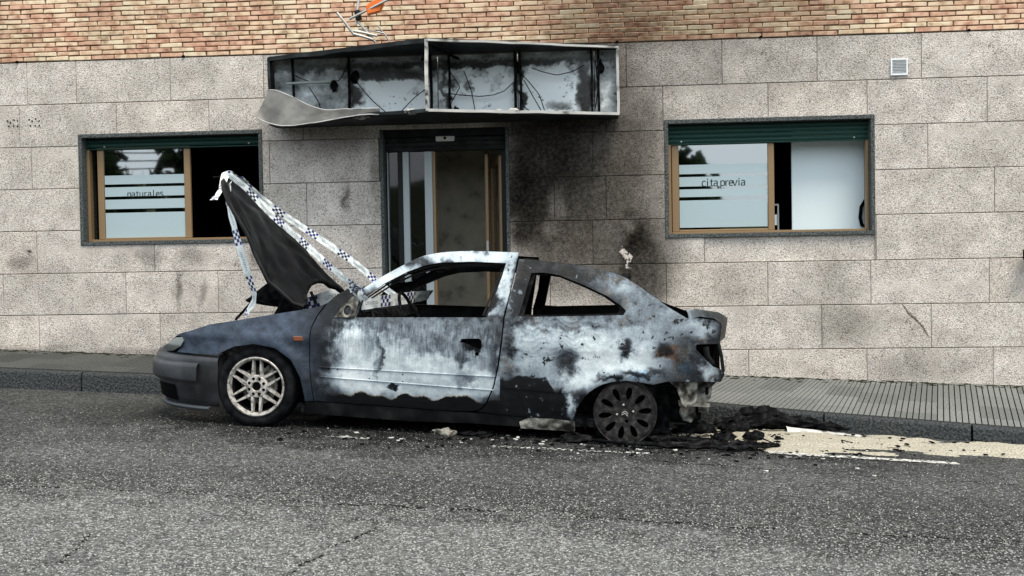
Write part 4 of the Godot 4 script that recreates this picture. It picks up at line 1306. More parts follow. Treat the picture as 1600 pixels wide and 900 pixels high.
	var sheet := triplanar(mat(Color.WHITE, 0.4), 1.0)
	sheet.albedo_texture = speckle_tex(303, 0.012, [Color(0.24, 0.24, 0.235), Color(0.32, 0.32, 0.31), Color(0.41, 0.41, 0.395)], [0.2, 0.5, 0.85], 256)
	var curl := obj("curled_front_sheet", b, sheet, sb)
	for j in [0, 12]:
		b = MB.new()
		b.tube(Array(rows2[j]), 0.0055, 5)
		obj("melted_edge", b, M.white_rail, curl)

func lump(at: Vector3, size: Vector3, seed_: int, rough := 0.35, seg := 12) -> MB:
	var b := MB.new()
	var nz := noise(seed_, 1.3, FastNoiseLite.TYPE_SIMPLEX_SMOOTH, 3)
	var rows := []
	for j in seg / 2 + 1:
		var line := PackedVector3Array()
		for i in seg + 1:
			var a := TAU * (i % seg) / seg
			var e := PI * j / (seg / 2)
			var d := Vector3(sin(e) * cos(a), cos(e), sin(e) * sin(a))
			line.append(at + d * size * (1.0 + rough * 1.6 * nz.get_noise_3dv(d * 1.2 + Vector3(seed_, 0, 0))))
		rows.append(line)
	b.grid(rows)
	return b

func fittings() -> void:
	# ventilation grille
	var g := base("vent_grille", Vector3(2.572, 3.038, 0.004))
	tag(g, "small white square louvred vent on the granite near the top right", "vent")
	var white := mat(Color(0.88, 0.90, 0.91), 0.5)
	var b := MB.new()
	for s in [-1, 1]:
		b.box(Vector3(s * 0.068, 0, 0.006), Vector3(0.014, 0.15, 0.016), Basis.IDENTITY, 0.002)
		b.box(Vector3(0, s * 0.068, 0.0061), Vector3(0.122, 0.014, 0.0158), Basis.IDENTITY, 0.002)
	obj("frame", b, white, g)
	b = MB.new()
	b.box(Vector3(0, 0, 0.0), Vector3(0.125, 0.125, 0.004))
	obj("backing", b, mat(Color(0.25, 0.27, 0.29), 0.8), g)
	for k in 9:
		b = MB.new()
		b.box(Vector3(0, -0.054 + k * 0.0135, 0.008), Vector3(0.122, 0.009, 0.002), Basis(Vector3.RIGHT, 0.6))
		obj("louvre", b, white, g)
	# dabs of old glue where a plate was taken off the wall
	var gd := base("glue_dots", Vector3(-5.65, 2.76, 0.003))
	tag(gd, "two clusters of dark glue dots left on the granite above the left window", "glue marks")
	b = MB.new()
	for c in [-0.167, 0.052]:
		for k in 7:
			var p := Vector3(c + [0.0, 0.03, 0.065, 0.1, 0.012, 0.06, 0.1][k], [0.03, 0.012, 0.035, 0.02, -0.03, -0.025, -0.03][k] + rng.randf_range(-0.006, 0.006), 0)
			var l := lump(p, Vector3(0.0085, 0.0085, 0.003), 600 + k, 0.3, 8)
			b.v.append_array(l.v); b.n.append_array(l.n)
	obj("dots", b, mat(Color(0.16, 0.13, 0.11), 0.9), gd)
	# anchor stubs under the first brick course
	for x in [-5.70, -4.05, 0.05, 1.35, 3.18]:
		tag(obj("anchor_stub", lump(Vector3(x, 3.349, 0.012), Vector3(0.016, 0.011, 0.012), 640 + int(x * 7), 0.4, 8), M.black), {-5.70: "dark anchor stub under the bricks at the far left", -4.05: "dark anchor stub under the bricks left of the sign box", 0.05: "dark anchor stub under the bricks at the sign box's right end", 1.35: "dark anchor stub under the bricks above the right window", 3.18: "dark anchor stub under the bricks right of the white vent"}[x], "anchor", "anchor stubs under the brickwork")
	# black lantern whose edge shows at the right of the frame
	var ln := base("wall_lantern", Vector3(3.685, 1.20, 0.0))
	tag(ln, "black wall lantern at the far right edge on the granite", "lantern")
	b = MB.new()
	b.lathe([Vector2(0.002, 0.12), Vector2(0.05, 0.10), Vector2(0.085, 0.05), Vector2(0.085, -0.02), Vector2(0.045, -0.08), Vector2(0.002, -0.09)], 8, Vector3(0, 0.12, 0.12), false, Basis(Vector3.RIGHT, -PI / 2))
	obj("body", b, M.black, ln)
	b = MB.new()
	b.tube([Vector3(0, 0.10, 0.12), Vector3(0, 0.02, 0.10), Vector3(0, 0.0, 0.0)], 0.012, 6)
	obj("bracket", b, M.black, ln)
	# aerial fallen on to the sign box
	var an := base("tv_antenna", Vector3(-2.2, 3.28, 0.4))
	tag(an, "fallen television aerial with orange block lying above the sign box", "antenna")
	var q := func(x: float, y: float, z := 0.45) -> Vector3: return Vector3(x, y, z) - an.position
	b = MB.new()
	b.tube([q.call(-2.34, 3.55), q.call(-1.85, 3.74, 0.55), q.call(-1.3, 3.95, 0.6)], 0.012, 6)
	b.tube([q.call(-2.20, 3.64, 0.4), q.call(-1.8, 3.79, 0.5), q.call(-1.3, 3.98, 0.55)], 0.009, 6)
	obj("boom", b, M.steel, an)
	b = MB.new()
	b.tube([q.call(-2.29, 3.50, 0.42), q.call(-2.265, 3.72, 0.4), q.call(-2.25, 3.95, 0.4)], 0.011, 6)
	obj("mast", b, M.steel, an)
	b = MB.new()
	b.box(q.call(-2.265, 3.585, 0.43), Vector3(0.05, 0.09, 0.05), Basis(Vector3.BACK, 0.2), 0.006)
	obj("clamp", b, M.dark_metal, an)
	b = MB.new()
	b.slab(pv([-0.085, -0.045, 0.03, -0.055, 0.085, 0.0, 0.075, 0.055, -0.02, 0.05, -0.075, 0.03]), -0.03, 0.03, 0.006)
	for i in b.v.size(): b.v[i] = Basis(Vector3.BACK, 0.32) * b.v[i] + q.call(-2.10, 3.645, 0.47)
	for i in b.n.size(): b.n[i] = Basis(Vector3.BACK, 0.32) * b.n[i]
	obj("orange_block", b, M.orange, an)
	for e in [[-2.44, 3.60, -2.30, 3.41, 0.5], [-2.27, 3.53, -2.12, 3.345, 0.42], [-2.10, 3.50, -1.99, 3.34, 0.36], [-2.30, 3.41, -2.13, 3.36, 0.48], [-2.27, 3.47, -2.05, 3.43, 0.4], [-2.33, 3.45, -2.1, 3.40, 0.44]]:
		b = MB.new()
		b.tube([q.call(e[0], e[1], e[4]), q.call((e[0] + e[2]) / 2 + 0.005, (e[1] + e[3]) / 2, e[4]), q.call(e[2], e[3], e[4] - 0.03)], 0.013 if e[4] > 0.41 else 0.008, 6)
		obj("reflector_rod", b, M.steel, an)
	b = MB.new()
	b.tube([q.call(-2.12, 3.345, 0.39), q.call(-2.118, 3.276, 0.39)], 0.005, 5)
	obj("reflector_rod", b, M.steel, an)

# ------------------------------------------------------------------ the car
# local frame: x from the front wheel towards the tail, y up, z out of the near side; origin where the near front wheel meets the road
const NEAR := 0.84
const WIDTH := 1.68
var warp := FastNoiseLite.new()

func belt(x: float) -> float: return 0.773 + 0.045 * (x - 0.695)
func nose(x: float) -> float:
	# how far the near side is drawn in towards the nose
	if x > -0.05: return 0.0
	return NEAR * (1.0 - pow(max(1.0 - pow(min(-0.05 - x, 0.82) / 0.83, 3.0), 0.0), 1.0 / 3.0))
func side(x: float, y: float) -> float:
	var z := 0.0
	if y < 0.45: z -= 0.06 * pow((0.45 - y) / 0.35, 2.0)
	var b := belt(x)
	var t := clampf((y - 0.6) / (b - 0.6), 0.0, 1.0)
	z -= 0.03 * t * t
	if y > b: z -= 0.36 * (y - b) + 0.25 * (y - b) * (y - b)
	z -= nose(x)
	if x > 2.6: z -= 0.14 * pow((x - 2.6) / 0.55, 2.0)
	return z
func skin(x: float, y: float) -> float:
	# the same with the swage line over the sill and the buckling of hot steel
	var z := side(x, y) + 0.006 * warp.get_noise_2d(x, y)
	z += 0.010 * exp(-pow((y - 0.64) / 0.035, 2.0))
	# flared wheel arches
	var d := Vector2(x - 0.03, y - 0.27).length()
	if x < 0.5: z += 0.018 * exp(-pow((d - 0.325) / 0.04, 2.0))
	var d2 := Vector2(x - 2.52, y - 0.14).length()
	if x > 2.0: z += 0.020 * exp(-pow((d2 - 0.33) / 0.045, 2.0))
	return z

func car() -> void:
	warp.seed = 11
	warp.frequency = 2.6
	warp.noise_type = FastNoiseLite.TYPE_SIMPLEX_SMOOTH
	warp.fractal_octaves = 3
	var c := base("burnt_car", Vector3(-2.47198, 0.25364, 3.03181))
	c.basis = Basis(Vector3(0.9978821, -0.04300782, 0.04880214), Vector3(0.04295648, 0.99907474, 0.00210082), Vector3(-0.04884733, 0.0, 0.99880626))
	tag(c, "burnt-out dark blue hatchback coupe with ash-white side, parked by the kerb", "car")
	var body_uv := func(b: MB) -> void:
		for p in b.v: b.u.append(Vector2((p.x - CX0) / CW, 1.0 - p.y / CH))
	var fender := pv([-0.605, 0.612, -0.462, 0.656, -0.342, 0.697, -0.135, 0.734, 0.137, 0.787, 0.297, 0.816, 0.420, 0.843, 0.463, 0.862, 0.415, 0.783, 0.383, 0.701, 0.377, 0.606, 0.381, 0.436, 0.401, 0.265, 0.407, 0.203, 0.353, 0.200, 0.350, 0.236, 0.322, 0.360, 0.258, 0.479, 0.144, 0.554, -0.006, 0.579, -0.147, 0.556, -0.277, 0.493, -0.602, 0.492, -0.550, 0.549, -0.534, 0.586, -0.548, 0.598])
	var door_p := pv([0.473, 0.853, 0.528, 0.911, 0.594, 0.952, 0.669, 0.972, 0.718, 0.975, 0.807, 1.040, 0.958, 1.131, 1.050, 1.182, 1.111, 1.208, 1.190, 1.226, 1.273, 1.238, 1.435, 1.249, 1.761, 1.246, 1.740, 1.050, 1.694, 0.805, 1.695, 0.788, 1.688, 0.649, 1.669, 0.493, 1.641, 0.351, 1.593, 0.238, 1.565, 0.205, 1.538, 0.189, 1.495, 0.180, 1.338, 0.176, 0.854, 0.191, 0.414, 0.203, 0.406, 0.266, 0.387, 0.437, 0.384, 0.606, 0.389, 0.701, 0.424, 0.783])
	var glass_p := pv([0.690, 0.778, 0.726, 0.908, 0.860, 1.012, 1.012, 1.098, 1.120, 1.140, 1.216, 1.162, 1.444, 1.176, 1.684, 1.172, 1.668, 1.091, 1.588, 0.808])
	var quarter := pv([1.770, 1.202, 1.958, 1.194, 2.206, 1.170, 2.371, 1.140, 2.468, 1.108, 2.540, 1.070, 2.615, 1.022, 2.775, 0.916, 2.903, 0.843, 2.951, 0.848, 3.076, 0.837, 3.118, 0.822, 3.132, 0.804, 3.120, 0.683, 2.970, 0.678, 2.964, 0.658, 2.972, 0.638, 3.003, 0.607, 3.085, 0.528, 3.154, 0.502, 3.159, 0.476, 3.135, 0.432, 2.978, 0.433, 2.806, 0.433, 2.775, 0.430, 2.697, 0.412, 2.603, 0.425, 2.524, 0.430, 2.429, 0.418, 2.370, 0.400, 2.321, 0.373, 2.278, 0.340, 2.243, 0.297, 2.215, 0.255, 2.197, 0.213, 2.181, 0.146, 1.835, 0.158, 1.598, 0.172, 1.538, 0.178, 1.570, 0.198, 1.602, 0.234, 1.651, 0.349, 1.680, 0.493, 1.699, 0.649, 1.706, 0.788, 1.705, 0.805, 1.751, 1.050])
	var qwin := pv([1.800, 0.825, 1.862, 1.112, 1.950, 1.116, 2.047, 1.104, 2.214, 1.044, 2.379, 0.975, 2.477, 0.912, 2.506, 0.884, 2.490, 0.853, 1.893, 0.822])
	var sill := pv([0.348, 0.194, 0.411, 0.197, 0.854, 0.184, 1.337, 0.169, 1.598, 0.165, 1.835, 0.152, 2.181, 0.139, 2.194, 0.075, 1.834, 0.084, 1.483, 0.092, 1.070, 0.086, 0.342, 0.109])
	# near side
	var b := MB.new()
	b.panel(fender, [], 0.05, skin, 0.03)
	body_uv.call(b)
	var fd := obj("wing", b, M.car, c)
	tag(fd, "dusty dark blue unburnt front wing")
	b = MB.new()
	b.slab(pv([0.270, 0.608, 0.335, 0.610, 0.333, 0.641, 0.268, 0.639]), skin(0.3, 0.62) - 0.004, skin(0.3, 0.62) + 0.006, 0.004)
	obj("side_indicator", b, mat(Color(0.45, 0.26, 0.16), 0.35), fd)
	b = MB.new()
	var handle := pv([1.415, 0.640, 1.425, 0.664, 1.540, 0.670, 1.560, 0.655, 1.562, 0.612, 1.545, 0.595, 1.500, 0.612, 1.470, 0.628])
	var keyhole := []
	for k in 10: keyhole.append_array([1.530 + 0.014 * cos(TAU * k / 10), 0.566 + 0.014 * sin(TAU * k / 10)])
	var bolts := []
	var spots := [0.52, 0.425, 0.58, 0.425, 0.80, 0.418, 1.03, 0.408, 1.27, 0.403, 1.36, 0.402, 1.46, 0.400, 1.56, 0.402, 0.52, 0.385, 0.80, 0.372, 1.03, 0.360, 1.27, 0.350, 1.46, 0.35, 1.60, 0.34]
	for k in range(0, spots.size(), 2):
		var ring := PackedVector2Array()
		for i in 6: ring.append(Vector2(spots[k] + 0.0065 * cos(TAU * i / 6), spots[k + 1] + 0.0065 * sin(TAU * i / 6)))
		bolts.append(ring)
	b.panel(door_p, [glass_p, handle, pv(keyhole)] + bolts, 0.05, skin, 0.035)
	body_uv.call(b)
	var dr := obj("door", b, M.car, c)
	tag(dr, "heat-bleached door with empty window frame")
	# the raised rails of the burnt-off rubbing strip
	for e in [[0.455, 0.437, 1.655, 0.420], [0.455, 0.372, 1.650, 0.328]]:
		b = MB.new()
		var rows := [PackedVector3Array(), PackedVector3Array(), PackedVector3Array()]
		for k in 30:
			var x := lerpf(e[0], e[2], k / 29.0)
			var y := lerpf(e[1], e[3], k / 29.0)
			for r in 3: rows[r].append(Vector3(x, y + (r - 1) * 0.005, skin(x, y) + (0.007 if r == 1 else -0.001)))
		b.grid(rows)
		body_uv.call(b)
		obj("strip_rail", b, M.car, dr)
	b = MB.new()
	b.panel(pv([0.40, 0.16, 1.70, 0.14, 1.70, 0.79, 0.44, 0.77]), [], 0.2, func(x: float, y: float) -> float: return side(x, y) - 0.07, 0.01)
	obj("inner_panel", b, M.char, dr)
	# window channel behind the bleached frame: two dark seal rails
	for e in [[0.020, 0.035], [0.045, 0.060]]:
		b = MB.new()
		var rows := [PackedVector3Array(), PackedVector3Array(), PackedVector3Array()]
		for k in range(1, 10):
			var p: Vector2 = glass_p[k]
			var mid := Vector2(1.25, 0.90)
			var p0: Vector2 = p + (mid - p).normalized() * (e[0] - 0.014)
			rows[0].append(Vector3(p0.x, p0.y, side(p0.x, p0.y) - 0.02 - e[0]))
			var p1: Vector2 = p + (mid - p).normalized() * e[0]
			rows[1].append(Vector3(p1.x, p1.y, side(p1.x, p1.y) - 0.012 - e[0]))
			rows[2].append(Vector3(p1.x, p1.y, side(p1.x, p1.y) - 0.04 - e[0]))
		b.grid(rows)
		obj("seal_rail", b, M.scorched, dr)
	# mirror mounting with its hole, bare patchy metal
	b = MB.new()
	var mhole := PackedVector2Array()
	for k in 12: mhole.append(Vector2(0.628 + 0.026 * cos(TAU * k / 12), 0.826 + 0.034 * sin(TAU * k / 12)))
	b.panel(pv([0.547, 0.778, 0.590, 0.850, 0.650, 0.918, 0.705, 0.934, 0.683, 0.778]), [mhole], 0.05, func(x: float, y: float) -> float: return side(x, y) + 0.010, 0.012)
	obj("mirror_mount", b, M.rust_steel, dr)
	b = MB.new()
	b.panel(pv([0.545, 0.775, 0.590, 0.852, 0.660, 0.925, 0.700, 0.93, 0.68, 0.775]), [], 0.08, func(x: float, y: float) -> float: return side(x, y) - 0.03, 0.004)
	obj("mirror_recess", b, M.black, dr)
	b = MB.new()
	b.panel(pv([1.40, 0.58, 1.58, 0.58, 1.58, 0.68, 1.40, 0.68]), [], 0.08, func(x: float, y: float) -> float: return side(x, y) - 0.03, 0.004)
	obj("handle_recess", b, M.black, dr)
	b = MB.new()
	b.panel(quarter, [qwin], 0.05, skin, 0.04)
	body_uv.call(b)
	var qp := obj("rear_quarter", b, M.car, c)
	tag(qp, "scorched rear quarter panel streaked with white ash")
	b = MB.new()
	b.panel(pv([1.706, 0.350, 2.13, 0.330, 2.17, 0.345, 2.18, 0.395, 2.14, 0.415, 1.708, 0.424]), [], 0.06, func(x: float, y: float) -> float: return skin(x, y) + 0.006, 0.008)
	body_uv.call(b)
	obj("strip_base", b, M.car, qp)
	# quarter window frame
	b = MB.new()
	var inner := PackedVector2Array()
	for p in qwin: inner.append(p + (Vector2(2.10, 0.93) - p) * Vector2(0.10, 0.10))
	b.panel(qwin, [inner], 0.05, func(x: float, y: float) -> float: return side(x, y) - 0.03, 0.02)
	obj("window_frame", b, M.char, qp)
	b = MB.new()
	b.panel(sill, [], 0.06, func(x: float, y: float) -> float: return side(x, y) - 0.005 + 0.004 * warp.get_noise_2d(x * 3.0, y * 3.0), 0.05)
	body_uv.call(b)
	obj("sill", b, M.scorched, c)
	b = MB.new()
	b.panel(pv([1.83, 0.075, 2.19, 0.07, 2.19, 0.14, 2.05, 0.15, 1.88, 0.15, 1.82, 0.12]), [], 0.05, func(x: float, y: float) -> float: return side(x, y) + 0.004 + 0.012 * warp.get_noise_2d(x * 5.0, y * 5.0), 0.01)
	obj("bare_sill_patch", b, M.rust_steel, c)
	# scuttle between wing and door, with the far twin
	for far in [false, true]:
		b = MB.new()
		b.panel(pv([0.425, 0.842, 0.470, 0.868, 0.530, 0.925, 0.600, 0.968, 0.73, 0.99, 0.70, 0.80, 0.42, 0.72]), [], 0.06, func(x: float, y: float) -> float: return side(x, y) - 0.025, 0.03, far)
		obj("scuttle_side", b, M.scorched, c)
	# far side
	b = MB.new()
	b.panel(fender, [], 0.09, side, 0.03, true)
	obj("wing", b, M.scorched, c)
	b = MB.new()
	b.panel(pv([0.473, 0.853, 0.594, 0.93, 0.718, 0.975, 0.807, 1.030, 0.958, 1.111, 1.111, 1.178, 1.273, 1.21, 1.435, 1.22, 1.761, 1.21, 1.694, 0.805, 1.669, 0.493, 1.593, 0.238, 1.495, 0.180, 0.854, 0.191, 0.414, 0.203, 0.387, 0.437, 0.389, 0.701]), [pv([0.50, 0.80, 0.743, 0.925, 0.999, 1.036, 1.12, 1.068, 1.335, 1.085, 1.62, 1.08, 1.55, 0.80])], 0.09, side, 0.05, true)
	obj("door", b, M.scorched, c)
	b = MB.new()
	var sunk := PackedVector2Array()
	for p in quarter: sunk.append(p - Vector2(0, 0.075 * smoothstep(0.85, 1.0, p.y) + 0.02 * smoothstep(0.75, 0.85, p.y)))
	b.panel(sunk, [qwin], 0.09, side, 0.05, true)
	obj("rear_quarter", b, M.scorched, c)
	b = MB.new()
	b.panel(sill, [], 0.15, side, 0.05, true)
	obj("sill", b, M.scorched, c)
	# roof and headers
	var rail := [0.98, 1.125, 1.10, 1.168, 1.25, 1.19, 1.45, 1.20, 1.77, 1.198, 1.958, 1.190, 2.206, 1.166, 2.371, 1.136, 2.468, 1.106, 2.50, 1.088]
	b = MB.new()
	var rr := []
	for k in range(0, rail.size(), 2):
		var line := PackedVector3Array()
		var z0 := side(rail[k], rail[k + 1]) - 0.012
		for i in 15:
			var t := i / 14.0
			line.append(Vector3(rail[k], rail[k + 1] - 0.004 - 0.06 * t + 0.016 * sin(PI * t) + 0.008 * warp.get_noise_2d(rail[k] * 2.0, t * 3.0), lerpf(z0, -WIDTH - z0, t)))
		rr.append(line)
	b.grid(rr)
	body_uv.call(b)
	obj("roof", b, M.scorched, c)
	for e in [[1.02, 1.10], [2.46, 1.075], [1.75, 1.165]]:
		b = MB.new()
		var z0 := side(e[0], e[1])
		b.tube([Vector3(e[0], e[1], z0 - 0.03), Vector3(e[0], e[1] + 0.015, -0.84), Vector3(e[0], e[1], -WIDTH - z0 + 0.03)], 0.028, 6)
		obj("roof_cross_member", b, M.char, c)
	# boot lid, tail and lamp sockets
	b = MB.new()
	rr = []
	for e in [[2.50, 1.085], [2.64, 0.995], [2.80, 0.895], [2.915, 0.842], [2.99, 0.858], [3.08, 0.846], [3.128, 0.815], [3.115, 0.69]]:
		var line := PackedVector3Array()
		var z0 := side(e[0], e[1]) - 0.01
		for i in 11:
			var t := i / 10.0
			line.append(Vector3(e[0] + 0.07 * sin(PI * t) * smoothstep(2.9, 3.1, e[0]), e[1] + 0.012 * sin(PI * t) - 0.02 * t, lerpf(z0, -WIDTH - z0, t)))
		if e[0] < 2.85 and e[0] > 2.55: continue
		rr.append(line)
	b.grid(rr.slice(1))
	body_uv.call(b)
	obj("boot_lid", b, M.car, c)
	b = MB.new()
	rr = []
	for e in [[3.10, 0.69], [3.08, 0.60], [3.10, 0.50], [3.11, 0.43], [3.02, 0.35]]:
		var line := PackedVector3Array()
		var z0 := side(e[0], e[1]) - 0.02
		for i in 11:
			var t := i / 10.0
			line.append(Vector3(e[0] + 0.05 * sin(PI * t), e[1], lerpf(z0, -WIDTH - z0, t)))
		rr.append(line)
	b.grid(rr)
	obj("tail_panel", b, M.char, c)
	b = MB.new()
	b.panel(pv([2.95, 0.48, 3.13, 0.48, 3.12, 0.70, 2.94, 0.70]), [], 0.06, func(x: float, y: float) -> float: return side(x, y) - 0.06, 0.02)
	var lampc := obj("tail_lamp_socket", b, M.black, c)
	b = MB.new()
	b.tube([Vector3(3.03, 0.66, side(3.03, 0.6) - 0.03), Vector3(3.04, 0.60, side(3.04, 0.6) - 0.02), Vector3(3.075, 0.55, side(3.07, 0.55) - 0.03)], 0.022, 6)
	obj("lamp_holder", b, M.scorched, lampc)
	b = MB.new()
	b.tube([Vector3(3.112, 0.69, side(3.11, 0.69) - 0.015), Vector3(3.135, 0.60, side(3.13, 0.6) - 0.012), Vector3(3.15, 0.50, side(3.15, 0.5) - 0.01)], 0.013, 6)
	obj("socket_rim", b, M.scorched, lampc)
	# torn sheet metal and floor below the tail
	for e in [[[2.80, 0.428, 2.985, 0.428, 2.985, 0.300, 2.915, 0.252, 2.885, 0.290, 2.850, 0.385], -0.03, "hanging_plate"], [[2.96, 0.43, 3.09, 0.43, 3.075, 0.31, 3.02, 0.255, 2.98, 0.27], -0.10, "torn_bracket"], [[2.86, 0.30, 3.09, 0.28, 3.08, 0.255, 2.87, 0.262], -0.07, "lower_rail"], [[2.62, 0.43, 2.87, 0.43, 2.90, 0.29, 2.86, 0.25, 2.62, 0.26], -0.22, "inner_arch"], [[2.885, 0.262, 2.975, 0.262, 2.985, 0.19, 2.955, 0.135, 2.90, 0.15, 2.87, 0.2], -0.17, "skid_plate"]]:
		b = MB.new()
		b.panel(pv(e[0]), [], 0.04, func(x: float, y: float) -> float: return side(x, y) + e[1] + 0.02 * warp.get_noise_2d(x * 4.0 + e[1] * 99.0, y * 4.0), 0.006)
		obj(e[2], b, M.char if e[2] == "inner_arch" else M.rust_steel, c)
	b = MB.new()
	b.tube([Vector3(2.70, 0.20, -0.42), Vector3(2.78, 0.20, -0.40), Vector3(2.98, 0.195, -0.38), Vector3(3.02, 0.195, -0.38)], [0.05, 0.085, 0.085, 0.05], 12)
	obj("silencer", b, M.char, c)
	b = MB.new()
	b.tube([Vector3(3.0, 0.235, -0.30), Vector3(3.07, 0.235, -0.30)], 0.032, 10)
	obj("tow_eye_tube", b, M.rust_steel, c)
	b = MB.new()
	b.tube([Vector3(2.52, 0.2, -0.2), Vector3(2.52, 0.2, -1.5)], 0.04, 8)
	b.tube([Vector3(0.0, 0.27, -0.2), Vector3(0.0, 0.27, -1.5)], 0.04, 8)
	obj("axles", b, M.char, c)
	# floor, bulkheads, dark inside
	b = MB.new()
	b.box(Vector3(1.45, 0.13, -0.84), Vector3(2.3, 0.06, 1.5))
	b.box(Vector3(2.75, 0.36, -0.84), Vector3(0.62, 0.05, 1.3))
	b.box(Vector3(0.42, 0.45, -0.84), Vector3(0.04, 0.62, 1.42))
	b.box(Vector3(2.30, 0.40, -0.84), Vector3(0.04, 0.55, 1.2))
	obj("floor_pan", b, M.char, c)
	b = MB.new()
	for sz in [-0.30, -1.38]:
		for e in [[0.0, 0.40, 0.72], [2.48, 0.33, 0.66]]:
			b = MB.new()
			b.box(Vector3(e[0], e[1], sz), Vector3(e[2], 0.5, 0.03))
			obj("wheel_housing", b, M.char, c)
	# engine and strut tower remains
	b = lump(Vector3(0.0, 0.50, -0.84), Vector3(0.36, 0.22, 0.42), 801, 0.3, 16)
	obj("engine_block", b, M.char, c)
	b = MB.new()
	b.box(Vector3(0.05, 0.76, -0.45), Vector3(0.12, 0.16, 0.1), Basis(Vector3.BACK, -0.5), 0.01)
	b.tube([Vector3(0.12, 0.74, -0.5), Vector3(0.16, 0.83, -0.5), Vector3(0.14, 0.90, -0.55), Vector3(0.08, 0.93, -0.6)], 0.018, 6)
	b.tube([Vector3(0.22, 0.74, -0.6), Vector3(0.23, 0.84, -0.6), Vector3(0.19, 0.92, -0.6)], 0.012, 6)
	obj("engine_hoses", b, M.char, c)
	b = MB.new()
	b.tube([Vector3(0.0, 0.70, -0.48), Vector3(0.10, 0.88, -0.48)], 0.006, 5)
	obj("bright_rod", b, M.steel, c)
	# dashboard and steering wheel
	b = MB.new()
	var nz := noise(803, 2.5)
	rr = []
	for k in 9:
		var line := PackedVector3Array()
		var a := k / 8.0
		for i in 15:
			var t := i / 14.0
			line.append(Vector3(lerpf(0.50, 0.86, a), 0.77 + 0.05 * sin(PI * a) + 0.05 * nz.get_noise_2d(t * 3.0, a * 1.5) - 0.25 * smoothstep(0.75, 1.0, a), lerpf(-0.12, -1.55, t)))
		rr.append(line)
	b.grid(rr)
	obj("dashboard", b, M.char, c)
	b = MB.new()
	var pts := []
	for k in 25:
		var a := TAU * k / 24.0
		pts.append(Vector3(0.96, 0.78, -0.46) + Vector3(-0.38, 0.925, 0).normalized() * sin(a) * 0.17 + Vector3(0, 0, 1) * cos(a) * 0.17)
	b.tube(pts, 0.012, 6, false)
	b.tube([Vector3(0.96, 0.78, -0.46), Vector3(0.75, 0.69, -0.46)], 0.02, 6)
	b.tube([Vector3(0.96, 0.78, -0.62), Vector3(0.96, 0.78, -0.30)], 0.012, 6)
	obj("steering_wheel", b, M.char, c)
	for sz in [-0.45, -1.2]:
		b = MB.new()
		b.tube([Vector3(1.15, 0.2, sz + 0.2), Vector3(1.55, 0.35, sz + 0.2), Vector3(1.72, 0.70, sz + 0.18), Vector3(1.73, 0.75, sz), Vector3(1.72, 0.70, sz - 0.18), Vector3(1.55, 0.35, sz - 0.2), Vector3(1.15, 0.2, sz - 0.2)], 0.016, 6)
		obj("seat_frame", b, M.rust_steel, c)
	front_end(c)
	bonnet(c)
	# wheels
	front_wheel(c, Vector3(0.0, 0.283, -0.10), 1.0)
	front_wheel(c, Vector3(0.0, 0.283, -WIDTH + 0.14), -1.0)
	rear_wheel(c, Vector3(2.52, 0.214, -0.085), 1.0)
	rear_wheel(c, Vector3(2.52, 0.214, -WIDTH + 0.10), -1.0)

